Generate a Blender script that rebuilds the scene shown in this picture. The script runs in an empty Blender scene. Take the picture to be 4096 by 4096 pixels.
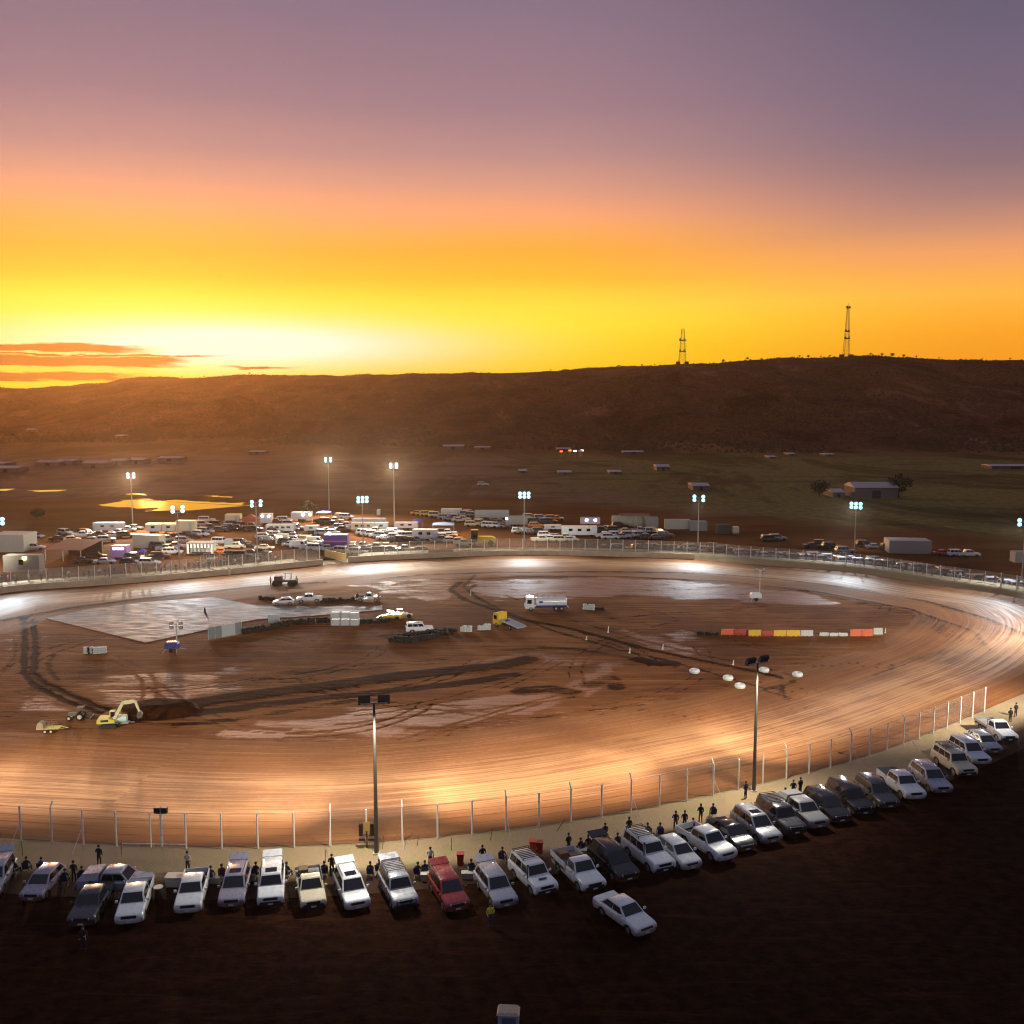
import bpy, bmesh, math, random
import numpy as np
from mathutils import Vector, Matrix, noise
random.seed(7)
D = bpy.data
SC = bpy.context.scene
COL = SC.collection
PI = math.pi

# ------------------------------------------------------------------ camera
H = 38.6
FPX = 4000.0
PITCH = math.atan(478 / FPX)
cam = D.cameras.new('camera'); cam.sensor_width = 36; cam.lens = 36 * FPX / 4096
cam.clip_end = 20000; cam.clip_start = 0.5
co = D.objects.new('camera', cam); COL.objects.link(co)
co.location = (0, 0, H); co.rotation_euler = (PI / 2 - PITCH, 0, 0)
SC.camera = co
SC.view_settings.view_transform = 'Standard'; SC.view_settings.look = 'None'
SC.view_settings.exposure = 0; SC.view_settings.gamma = 1
SC.cycles.use_denoising = True; SC.cycles.filter_width = 1.15
SC.cycles.max_bounces = 4; SC.cycles.diffuse_bounces = 2; SC.cycles.glossy_bounces = 2; SC.cycles.adaptive_threshold = .02; SC.cycles.transparent_max_bounces = 24
SC.cycles.volume_bounces = 0; SC.cycles.sample_clamp_indirect = 4
SC.cycles.caustics_reflective = False; SC.cycles.caustics_refractive = False

def ray(u, v):
    rx = (u - 2048) / FPX; rz = (2048 - v) / FPX
    c, s = math.cos(PITCH), math.sin(PITCH)
    return Vector((rx, c + rz * s, rz * c - s))
def G(u, v, z=0.0):
    """point of the photograph -> point on the ground (height z)"""
    d = ray(u, v); t = (z - H) / d.z
    return Vector((d.x * t, d.y * t, z))
def hgt(base, vtop):
    """height of something standing at ground point base whose top is seen at row vtop"""
    c, s = math.cos(PITCH), math.sin(PITCH)
    k = (2048 - vtop) / FPX
    return H + base.y * (k * c - s) / (c + k * s)

# ------------------------------------------------------------------ helpers
def lin(r, g, b):
    f = lambda c: (c / 255 / 12.92) if c / 255 <= 0.04045 else ((c / 255 + 0.055) / 1.055) ** 2.4
    return (f(r), f(g), f(b), 1)

class MB:
    def __init__(s): s.v = []; s.f = []; s.m = []; s.mi = 0
    def add(s, vs, fs, mi=None):
        o = len(s.v); s.v += [tuple(p) for p in vs]
        s.f += [tuple(i + o for i in f) for f in fs]
        s.m += [s.mi if mi is None else mi] * len(fs); return s
    def box(s, x0, x1, y0, y1, z0, z1, mi=None, M=None):
        vs = [Vector(p) for p in ((x0,y0,z0),(x1,y0,z0),(x1,y1,z0),(x0,y1,z0),(x0,y0,z1),(x1,y0,z1),(x1,y1,z1),(x0,y1,z1))]
        if M: vs = [M @ p for p in vs]
        return s.add(vs, [(3,2,1,0),(4,5,6,7),(0,1,5,4),(1,2,6,5),(2,3,7,6),(3,0,4,7)], mi)
    def tube(s, p, q, r0, r1=None, n=8, mi=None, cap=True):
        p = Vector(p); q = Vector(q); r1 = r0 if r1 is None else r1
        d = (q - p); d.normalize()
        a = d.orthogonal().normalized(); b = d.cross(a)
        vs = []
        for c, r in ((p, r0), (q, r1)):
            for i in range(n):
                t = 2 * PI * i / n; vs.append(c + a * math.cos(t) * r + b * math.sin(t) * r)
        fs = [(i, (i + 1) % n, n + (i + 1) % n, n + i) for i in range(n)]
        if cap: fs += [tuple(range(n))[::-1], tuple(range(n, 2 * n))]
        return s.add(vs, fs, mi)
    def torus(s, c, axis, R, r, n=14, k=7, mi=None, w=1.0):
        c = Vector(c); ax = Vector(axis).normalized(); a = ax.orthogonal().normalized(); b = ax.cross(a); vs = []; fs = []
        for i in range(n):
            t = 2 * PI * i / n; rad = a * math.cos(t) + b * math.sin(t)
            for j in range(k):
                p = 2 * PI * j / k
                vs.append(c + rad * (R + r * math.cos(p)) + ax * r * w * math.sin(p))
        for i in range(n):
            for j in range(k):
                fs.append((i*k+j, ((i+1)%n)*k+j, ((i+1)%n)*k+(j+1)%k, i*k+(j+1)%k))
        return s.add(vs, fs, mi)
    def loft(s, rings, mi=None, cap=True, closed=True):
        n = len(rings[0]); vs = [p for r in rings for p in r]; fs = []
        for a in range(len(rings) - 1):
            for i in range(n if closed else n - 1):
                j = (i + 1) % n
                fs.append((a*n+i, a*n+j, (a+1)*n+j, (a+1)*n+i))
        if cap and closed: fs += [tuple(range(n))[::-1], tuple(range((len(rings)-1)*n, len(rings)*n))]
        return s.add(vs, fs, mi)
    def ext(s, poly, y0, y1, mi=None):
        """side outline (x, z) drawn out from y0 to y1"""
        n = len(poly)
        vs = [(x, y0, z) for x, z in poly] + [(x, y1, z) for x, z in poly]
        fs = [(i, (i+1)%n, n+(i+1)%n, n+i) for i in range(n)] + [tuple(range(n))[::-1], tuple(range(n, 2*n))]
        return s.add(vs, fs, mi)
    def ball(s, c, r, n=8, k=5, mi=None, sc=(1,1,1)):
        vs = []; fs = []
        for j in range(k + 1):
            p = PI * j / k
            for i in range(n):
                t = 2 * PI * i / n
                vs.append((c[0]+r*sc[0]*math.sin(p)*math.cos(t), c[1]+r*sc[1]*math.sin(p)*math.sin(t), c[2]+r*sc[2]*math.cos(p)))
        for j in range(k):
            for i in range(n):
                fs.append((j*n+i, (j+1)*n+i, (j+1)*n+(i+1)%n, j*n+(i+1)%n))
        return s.add(vs, fs, mi)
    def mesh(s, name, mats, smooth=False, bevel=0, fix=True):
        me = D.meshes.new(name); me.from_pydata(s.v, [], s.f)
        for m in (mats if isinstance(mats, (list, tuple)) else [mats]): me.materials.append(m)
        me.polygons.foreach_set('material_index', s.m)
        if fix or bevel:
            bm = bmesh.new(); bm.from_mesh(me)
            if fix:
                bmesh.ops.remove_doubles(bm, verts=bm.verts, dist=1e-5)
                bmesh.ops.recalc_face_normals(bm, faces=bm.faces)
            if bevel:
                es = [e for e in bm.edges if len(e.link_faces) == 2 and e.calc_face_angle(0) > 0.5]
                bmesh.ops.bevel(bm, geom=es, offset=bevel, segments=2, affect='EDGES', clamp_overlap=True)
            bm.to_mesh(me); bm.free()
        if smooth:
            me.polygons.foreach_set('use_smooth', [True] * len(me.polygons))
            try: me.set_sharp_from_angle(angle=math.radians(35))
            except Exception: pass
        me.update(); return me
    def build(s, name, mats, parent=None, smooth=False, bevel=0, label=None):
        o = D.objects.new(name, s.mesh(name, mats, smooth, bevel)); COL.objects.link(o)
        o.parent = parent
        if label: o['label'] = label
        return o

def tag(o, label=None, cat=None, group=None, kind=None):
    if label: o['label'] = label
    if cat: o['category'] = cat
    if group: o['group'] = group
    if kind: o['kind'] = kind
    return o
def empty(name, loc=(0,0,0), rz=0, label=None, cat=None, group=None):
    o = D.objects.new(name, None); COL.objects.link(o); o.empty_display_size = .2
    o.location = loc; o.rotation_euler = (0, 0, rz); return tag(o, label, cat, group)
def copy_tree(o, parent=None):
    c = o.copy(); COL.objects.link(c); c.parent = parent
    for ch in [k for k in KIDS.get(o.name, [])]: copy_tree(ch, c)
    return c
KIDS = {}
def index_kids(root):
    ks = list(root.children); KIDS[root.name] = ks
    for k in ks: index_kids(k)

# ------------------------------------------------------------------ materials
class NT:
    def __init__(s, tree): s.t = tree; s.t.nodes.clear()
    def n(s, typ, **kw):
        x = s.t.nodes.new(typ)
        for k, v in kw.items():
            if k.startswith('i_'): x.inputs[k[2:].replace('_', ' ')].default_value = v
            else: setattr(x, k, v)
        return x
    def l(s, a, b): s.t.links.new(a, b)
    def math(s, op, a, b=None, c=None, clamp=False):
        x = s.n('ShaderNodeMath', operation=op); x.use_clamp = clamp
        for i, q in enumerate((a, b, c)):
            if q is None: continue
            if isinstance(q, (int, float)): x.inputs[i].default_value = q
            else: s.l(q, x.inputs[i])
        return x.outputs[0]
    def mix(s, f, a, b, mode='MIX'):
        x = s.n('ShaderNodeMix', data_type='RGBA', blend_type=mode)
        for sock, q in ((x.inputs[0], f), (x.inputs[6], a), (x.inputs[7], b)):
            if isinstance(q, (int, float)): sock.default_value = q
            elif isinstance(q, tuple): sock.default_value = q
            else: s.l(q, sock)
        return x.outputs[2]
    def rng(s, v, a, b, c=0.0, d=1.0, smooth=True):
        x = s.n('ShaderNodeMapRange'); x.interpolation_type = 'SMOOTHSTEP' if smooth else 'LINEAR'
        s.l(v, x.inputs[0])
        for i, q in enumerate((a, b, c, d)): x.inputs[i + 1].default_value = q
        return x.outputs[0]
    def ramp(s, v, stops, interp='LINEAR'):
        x = s.n('ShaderNodeValToRGB'); x.color_ramp.interpolation = interp
        e = x.color_ramp.elements
        while len(e) > 1: e.remove(e[-1])
        e[0].position = stops[0][0]; e[0].color = stops[0][1]
        for p, c in stops[1:]:
            k = e.new(p); k.color = c
        s.l(v, x.inputs[0]); return x.outputs[0]
    def noise(s, vec, scale, detail=4, rough=.55, dist=0.0):
        x = s.n('ShaderNodeTexNoise'); x.inputs['Scale'].default_value = scale
        x.inputs['Detail'].default_value = detail; x.inputs['Roughness'].default_value = rough
        x.inputs['Distortion'].default_value = dist
        s.l(vec, x.inputs['Vector']); return x.outputs['Fac']
    def scale(s, vec, v3):
        x = s.n('ShaderNodeMapping'); x.inputs['Scale'].default_value = v3; s.l(vec, x.inputs[0]); return x.outputs[0]

MATS = {}
def mat(name, col, rough=.6, metal=0.0, emit=None, es=0.0, var=.12, vscale=6.0, coat=0.0, spec=.5, alpha=1.0):
    """plain material with a little uneven tone so that nothing is perfectly flat"""
    if name in MATS: return MATS[name]
    m = D.materials.new(name); m.use_nodes = True; n = NT(m.node_tree)
    b = n.n('ShaderNodeBsdfPrincipled'); o = n.n('ShaderNodeOutputMaterial'); n.l(b.outputs[0], o.inputs[0])
    c = tuple(col[:3]) + (1,)
    tc = n.n('ShaderNodeTexCoord')
    f = n.noise(tc.outputs['Object'], vscale, 3)
    dk = tuple(q * (1 - var * 2) for q in c[:3]) + (1,); lt = tuple(min(1, q * (1 + var)) for q in c[:3]) + (1,)
    n.l(n.mix(f, dk, lt), b.inputs['Base Color'])
    n.l(n.rng(f, .3, .7, max(0, rough - .08), min(1, rough + .08)), b.inputs['Roughness'])
    b.inputs['Metallic'].default_value = metal
    b.inputs['Coat Weight'].default_value = coat; b.inputs['Coat Roughness'].default_value = .08
    b.inputs['Specular IOR Level'].default_value = spec; b.inputs['Alpha'].default_value = alpha
    if emit:
        b.inputs['Emission Color'].default_value = tuple(emit[:3]) + (1,); b.inputs['Emission Strength'].default_value = es
    MATS[name] = m; return m

# ------------------------------------------------------------------ sky
SUN_AZ = math.atan2(600 - 2048, FPX)          # bearing of the afterglow, from the view axis
w = D.worlds.new('World'); SC.world = w; w.use_nodes = True
n = NT(w.node_tree)
tc = n.n('ShaderNodeTexCoord'); sep = n.n('ShaderNodeSeparateXYZ'); n.l(tc.outputs['Generated'], sep.inputs[0])
X, Y, Z = sep.outputs
el = n.math('MULTIPLY', n.math('ARCSINE', Z), 180 / PI)
az = n.math('MULTIPLY', n.math('ARCTAN2', X, Y), 180 / PI)
dn = n.noise(n.scale(tc.outputs['Generated'], (1.2, 1.2, 9)), 2.2, 3)
elw = n.math('ADD', el, n.math('MULTIPLY', n.math('SUBTRACT', dn, .5), 1.1))
def stops(lst, top=26.0): return [(max(0, min(1, e / top)), lin(*c)) for e, c in lst]
A = [(0, (255,190,5)), (1.3, (255,202,8)), (2.4, (255,216,18)), (3.8, (255,228,48)), (4.9, (255,222,60)), (6.2, (255,188,46)), (7.6, (255,172,56)),
     (8.6, (255,170,84)), (9.6, (250,165,114)), (11.1, (218,153,130)), (12.6, (187,139,135)), (15.2, (160,124,134)), (20.3, (135,112,131)), (26, (96,84,110))]
B = [(0, (244,150,22)), (1.6, (250,158,26)), (3, (255,166,36)), (4, (255,175,50)), (5, (255,182,70)), (6, (250,172,82)), (7.2, (240,160,102)),
     (8.4, (206,143,114)), (9.8, (168,124,120)), (11.4, (140,110,118)), (13.5, (122,103,121)), (16.5, (112,98,120)), (20.3, (98,89,109)), (26, (62,64,92))]
ef = n.math('DIVIDE', elw, 26.0)
ca = n.ramp(ef, stops(A)); cb = n.ramp(ef, stops(B))
base = n.mix(n.rng(az, 0, 26), ca, cb)
base = n.mix(n.rng(az, -24, -40, 0, .6), base, cb)
def gauss(a0, sa, e0, se):
    p = n.math('POWER', n.math('DIVIDE', n.math('SUBTRACT', az, a0), sa), 2); q = n.math('POWER', n.math('DIVIDE', n.math('SUBTRACT', el, e0), se), 2)
    return n.math('EXPONENT', n.math('MULTIPLY', n.math('ADD', p, q), -1))
core = gauss(-15.5, 10.5, 2.6, 1.2)
base = n.mix(n.math('MINIMUM', n.math('MULTIPLY', core, 1.3), 1.0), base, lin(255, 243, 228))
# cloud bars low over the left end of the ridge
cn = n.noise(n.scale(tc.outputs['Generated'], (7, 7, 60)), 3.0, 5, .6)
ec = n.math('ADD', el, n.math('MULTIPLY', n.math('SUBTRACT', cn, .5), .55))
def bar(c, hw, edge):
    a = n.rng(n.math('ABSOLUTE', n.math('SUBTRACT', ec, c)), hw, hw * .55)
    return n.math('MULTIPLY', a, n.rng(n.math('ADD', az, n.math('MULTIPLY', n.math('SUBTRACT', cn, .5), 5)), edge, edge - 2.2))
cl = n.math('MAXIMUM', n.math('MAXIMUM', bar(2.28, .26, -19.2), bar(1.62, .36, -17.0)), n.math('MAXIMUM', bar(.82, .30, -19.6), bar(1.95, .06, -15.6)))
cl = n.math('MAXIMUM', cl, n.math('MULTIPLY', bar(1.35, .07, -11.5), n.rng(az, -16.5, -14.5)))
base = n.mix(cl, base, lin(92, 36, 16))
rim = n.math('MULTIPLY', n.math('SUBTRACT', n.rng(n.math('ABSOLUTE', n.math('SUBTRACT', ec, 1.2)), 1.35, 1.15), cl), n.rng(az, -18, -20.5), clamp=True)
base = n.mix(n.math('MULTIPLY', rim, .55), base, lin(255, 190, 40))
# night closes in overhead and behind the camera
up = n.rng(el, 22, 55); back = n.rng(n.math('ABSOLUTE', az), 38, 115)
night = n.mix(n.rng(el, 0, 60), lin(92, 86, 108), lin(108, 114, 138))
base = n.mix(up, base, night); base = n.mix(back, base, night)
base = n.mix(n.rng(el, 0, -2), base, (.012, .008, .006, 1))
bg = n.n('ShaderNodeBackground'); n.l(base, bg.inputs[0]); n.l(n.rng(el, 2, 17, 1.10, 1.02, False), bg.inputs[1])
sky = n.n('ShaderNodeTexSky', sky_type='NISHITA'); sky.sun_disc = False
sky.sun_elevation = math.radians(3.5); sky.sun_rotation = SUN_AZ
bg2 = n.n('ShaderNodeBackground'); n.l(sky.outputs[0], bg2.inputs[0]); bg2.inputs[1].default_value = 0.004
ad = n.n('ShaderNodeAddShader'); n.l(bg.outputs[0], ad.inputs[0]); n.l(bg2.outputs[0], ad.inputs[1])
wo = n.n('ShaderNodeOutputWorld'); n.l(ad.outputs[0], wo.inputs[0])

sun = D.lights.new('sun', 'SUN'); sun.energy = 1.3; sun.angle = math.radians(1.5); sun.color = (1, .42, .12)
so = D.objects.new('sun', sun); COL.objects.link(so)
sd = Vector((math.sin(SUN_AZ) * math.cos(math.radians(3.5)), math.cos(SUN_AZ) * math.cos(math.radians(3.5)), math.sin(math.radians(3.5))))
so.rotation_euler = sd.to_track_quat('Z', 'Y').to_euler(); so.location = (0, 0, 200)
# ------------------------------------------------------------------ the oval
def closed_spline(pts, step):
    P = [Vector((p[0], p[1], 0)) for p in pts]; N = len(P); raw = []
    for i in range(N):
        a, b, c, d = P[i-1], P[i], P[(i+1)%N], P[(i+2)%N]
        for k in range(24):
            t = k / 24
            raw.append(.5 * ((2*b) + (c-a)*t + (2*a-5*b+4*c-d)*t*t + (3*b-a-3*c+d)*t**3))
    raw.append(raw[0]); L = [0]
    for i in range(1, len(raw)): L.append(L[-1] + (raw[i]-raw[i-1]).length)
    tot = L[-1]; m = int(tot / step); out = []; j = 0
    for i in range(m):
        s = tot * i / m
        while L[j+1] < s: j += 1
        out.append(raw[j].lerp(raw[j+1], (s-L[j]) / (L[j+1]-L[j])))
    return out, tot
near = [(235,3370),(511,3381),(942,3390),(1374,3379),(1782,3346),(2167,3302),(2506,3247),(2811,3185),(3084,3125),(3330,3066),(3560,2994),(3790,2905),(3980,2822),(4180,2735)]
far = [(4096,2394),(3711,2336),(3400,2288),(3000,2258),(2824,2240),(2400,2225),(2000,2222),(1735,2232),(1390,2250),(1024,2288),(795,2310),(530,2332),(265,2352),(0,2373)]
ctl = [G(*p) for p in near] + [Vector(q + (0,)) for q in ((83,143),(93,158),(97,171))] + [G(*p) for p in far] + \
      [Vector(q + (0,)) for q in ((-106,168),(-112,150),(-113,130),(-106,110),(-92,96),(-72,87))]
near0 = G(103, 3356)
ctl.append(near0)
OUT, TOT = closed_spline(ctl, 1.0)
# smooth the ring a little
for _ in range(30):
    OUT = [(OUT[i-1] + OUT[i]*2 + OUT[(i+1) % len(OUT)]) / 4 for i in range(len(OUT))]
NO = len(OUT)
NRM = []
for i in range(NO):
    t = (OUT[(i+1) % NO] - OUT[i-1]).normalized(); NRM.append(Vector((-t.y, t.x, 0)))  # towards the infield (anticlockwise ring)
cen = sum(OUT, Vector()) / NO
if (cen - OUT[0]).dot(NRM[0]) < 0: NRM = [-q for q in NRM]
def ringpt(i, t):
    return OUT[i % NO] + NRM[i % NO] * t
OA = np.array([(p.x, p.y) for p in OUT])
def nearest_i(x, y):
    return int(np.argmin((OA[:,0]-x)**2 + (OA[:,1]-y)**2))

def smooth01(x): x = np.clip(x, 0, 1); return x*x*(3-2*x)
# painted surface history of the clay: (kind, points in photo, half width m, strength)
def seg_dist(px, py, pts):
    d = np.full(px.shape, 1e9)
    for (ax, ay), (bx, by) in zip(pts[:-1], pts[1:]):
        vx, vy = bx-ax, by-ay; L2 = vx*vx+vy*vy + 1e-9
        t = np.clip(((px-ax)*vx+(py-ay)*vy)/L2, 0, 1)
        d = np.minimum(d, np.hypot(px-ax-t*vx, py-ay-t*vy))
    return d
def in_poly(px, py, pts):
    c = np.zeros(px.shape, bool); j = len(pts)-1
    for i in range(len(pts)):
        xi, yi = pts[i]; xj, yj = pts[j]
        with np.errstate(divide='ignore', invalid='ignore'):
            c ^= ((yi > py) != (yj > py)) & (px < (xj-xi)*(py-yi)/(yj-yi+1e-12)+xi)
        j = i
    return c
LINES = [ # dark ruts, windrows and wheel marks: (u,v) list, half width m, depth of tone, height m
 ([(95,2470),(100,2560),(95,2690),(130,2735),(250,2800),(400,2850)], .55, .9, -.1),
 ([(130,2480),(143,2570),(135,2690),(175,2730),(290,2785),(440,2840)], .55, .9, -.1),
 ([(60,2560),(50,2640),(0,2690)], .25, .5, 0), ([(70,2560),(62,2645),(10,2695)], .25, .5, 0),
 ([(420,2545),(200,2620),(60,2700)], .25, .6, 0), ([(400,2540),(210,2590),(0,2680)], .3, .5, 0), ([(215,2620),(190,2660),(230,2720)], .5, .5, 0),
 ([(620,2840),(900,2795),(1300,2745),(1650,2700),(2000,2665),(2110,2640)], 2.2, .85, .12),
 ([(540,2880),(900,2840),(1300,2790),(1800,2740),(2060,2700)], 1.3, .8, 0),
 ([(700,2905),(1000,2870),(1400,2805)], .8, .5, 0),
 ([(900,2720),(1200,2690),(1700,2650),(2100,2600)], 1.6, .35, 0),
 ([(1840,2330),(1800,2360),(1860,2400),(2100,2480),(2300,2520),(2600,2600),(3030,2690),(3120,2710)], .7, .8, .08),
 ([(1900,2300),(1850,2350),(1960,2420),(2200,2520),(2480,2600),(2700,2650),(3000,2740),(3150,2790)], .5, .6, 0),
 ([(2020,2380),(2250,2470),(2560,2560),(2900,2640),(3080,2680)], .3, .5, 0),
 ([(2160,2590),(2330,2600),(2560,2640),(2700,2665)], .9, .55, .05),
 ([(2560,2640),(2620,2655),(2690,2655)], 1.4, .8, .1),
 ([(2400,2480),(2650,2455),(2900,2440),(3060,2425)], .35, .5, 0), ([(2500,2425),(2650,2455),(2720,2480),(2570,2520)], .25, .4, 0),
 ([(2090,2765),(2200,2755),(2280,2770)], 1.8, .8, .05), ([(2360,2740),(2450,2715),(2470,2750)], 1.3, .6, 0),
 ([(0,2485),(265,2435),(530,2400),(800,2372),(1007,2348),(1300,2330)], .8, .85, .12),
 ([(0,2512),(265,2462),(560,2415),(800,2385)], .35, .5, 0),
 ([(1500,2318),(1700,2300),(2000,2290),(2400,2288),(2800,2293),(3100,2315),(3400,2352),(3700,2405),(3950,2475),(4100,2540)], .6, .85, .1),
 ([(1850,2318),(2100,2306),(2500,2308),(2900,2325),(3300,2372),(3650,2440),(3900,2530),(3960,2600)], .6, .5, .06),
 ([(1900,2340),(1870,2360),(1910,2395)], .5, .6, .1),
 ([(3130,2345),(3400,2400),(3700,2470),(3830,2560),(3780,2650)], 1.8, .35, 0),
 ([(3180,2720),(3120,2760),(3160,2810)], .5, .5, 0), ([(3100,2740),(3180,2790),(3230,2850),(3150,2880)], .5, .35, 0),
 ([(3500,2700),(3650,2640),(3800,2600)], .9, .4, 0), ([(3560,2780),(3800,2690)], .5, .3, 0),
 ([(3400,3000),(3600,2930),(3750,2860)], 1.0, .45, 0), ([(2700,3130),(3100,3020),(3400,2930)], .35, .35, 0), ([(2400,3190),(2800,3090),(3200,2980)], .3, .35, 0),
 ([(1600,2960),(1900,2870),(2150,2800),(2350,2760)], .25, .5, 0), ([(1650,2975),(1930,2880),(2160,2815)], .25, .5, 0), ([(1350,2900),(1700,2860),(2000,2830),(2300,2790)], .3, .4, 0),
 ([(1560,2545),(1660,2550),(1780,2535)], 1.6, .8, .1), ([(1200,2480),(1000,2530)], 1.2, .5, .05), ([(545,2850),(620,2838),(700,2842)], 2.4, .95, .9),
 ([(1180,2275),(1330,2262)], .5, .5, 0), ([(1330,2262),(1450,2300),(1560,2335)], 1.2, -.5, 0),
 ([(0,2945),(300,2950),(700,2960),(1200,2975)], .7, .25, 0), ([(300,2985),(700,3010),(1100,3040)], .35, .25, 0),
 ([(600,2890),(900,2905),(1150,2920)], .6, .35, 0),
]
PALES = [ # pale wet clay sheets with sky sheen put into the colour: polygon, amount
 ([(1880,2320),(2300,2308),(2900,2330),(3300,2380),(3350,2420),(2900,2400),(2500,2385),(2000,2400),(1870,2370)], .75),
 ([(270,2740),(560,2700),(800,2680),(1000,2670),(980,2760),(560,2830),(400,2800)], .55),
 ([(35,2790),(130,2780),(320,2850),(60,2860)], .7),
 ([(1050,2875),(1400,2840),(1900,2800),(2300,2720),(2420,2640),(2500,2650),(2400,2760),(2100,2850),(1500,2930),(850,2960)], .75),
 ([(450,2770),(780,2725),(1030,2700),(1030,2735),(620,2815)], .5),
 ([(2450,2510),(2560,2530),(2800,2590),(2750,2620),(2540,2570)], .6),
 ([(2640,2530),(2760,2510),(2790,2560),(2700,2560)], .6),
 ([(1750,2620),(2100,2600),(2450,2640),(2250,2665),(1900,2650)], .45),
 ([(0,2520),(150,2490),(200,2560),(120,2700),(0,2760)], .35),
 ([(900,2920),(2000,2850),(2900,2800),(3700,2700),(3900,2650),(3700,2950),(2600,3200),(1500,3320),(0,3300),(0,3000)], .35),
 ([(1450,2300),(1800,2300),(1830,2330),(1780,2420),(1500,2360),(1350,2330)], .5),
]
_r = random.Random(5)
def arc(u, v, a, ln, bend, w_=.16, pair=1.7, amt=.55):
    c = G(u, v); pts = []; q = a
    for k in range(9):
        pts.append(c.copy()); c = c + Vector((math.cos(q), math.sin(q), 0)) * ln/8; q += bend/8
    out = []
    for s in ((-1, 1) if pair else (0,)):
        pp_ = []
        for k, p in enumerate(pts):
            d = (pts[min(k+1, 8)] - pts[max(k-1, 0)]).normalized(); pp_.append((p.x - d.y*s*pair/2, p.y + d.x*s*pair/2))
        out.append((pp_, w_, amt, -.04))
    return out
ARCS = []
for _ in range(30):
    u_, v_ = _r.uniform(100, 3700), _r.uniform(2480, 2960)
    ARCS += arc(u_, v_, _r.uniform(-.7, .7) + (PI if _r.random() < .5 else 0), _r.uniform(14, 48), _r.uniform(-1.6, 1.6), _r.uniform(.13, .22), 1.7, _r.uniform(.3, .7))
LINES = [([(G(*p).x, G(*p).y) for p in pts], w, a, h) for pts, w, a, h in LINES] + ARCS
PALES = [([(G(*p).x, G(*p).y) for p in pts], a) for pts, a in PALES]
def fbm(px, py, sx, sy, seed):
    out = np.empty(px.shape); f = out.ravel(); qx = px.ravel(); qy = py.ravel()
    for i in range(f.size): f[i] = noise.noise(Vector((qx[i]*sx, qy[i]*sy, seed)))
    return out
def paint(px, py):
    """tone (-1 dark mud .. +1 pale clay with painted sky sheen) and height of the clay surface"""
    w1 = fbm(px, py, .35, .35, 3.1); w2 = fbm(px, py, .12, .3, 9.7)
    qx = px + w1 * .2; qy = py + w2 * .3
    tone = np.zeros(px.shape); hh = np.zeros(px.shape)
    for pts, a in PALES:
        xs = [p[0] for p in pts]; ys = [p[1] for p in pts]
        jx = px + w1 * 2.5; jy = py + w2 * 3.5
        box = (jx > min(xs)-4) & (jx < max(xs)+4) & (jy > min(ys)-4) & (jy < max(ys)+4)
        if not box.any(): continue
        bx, by = jx[box], jy[box]
        d = seg_dist(bx, by, pts + pts[:1]); ins = in_poly(bx, by, pts)
        sd_ = np.where(ins, d, -d)
        tone[box] = np.maximum(tone[box], a * smooth01((sd_ + 1.2) / 2.4))
    for pts, wd, a, h in LINES:
        xs = [p[0] for p in pts]; ys = [p[1] for p in pts]
        box = (qx > min(xs)-wd*3) & (qx < max(xs)+wd*3) & (qy > min(ys)-wd*3) & (qy < max(ys)+wd*3)
        if not box.any(): continue
        d = seg_dist(qx[box], qy[box], pts); k = 1 - smooth01((d - wd*.6) / (wd*.7)) if wd > .6 else 1 - smooth01((d - wd*.7) / (wd*.5))
        tone[box] = tone[box] * (1 - k*min(1, abs(a))) - k * a
        hh[box] += k * h
    return tone, hh + w1 * .03

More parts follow.
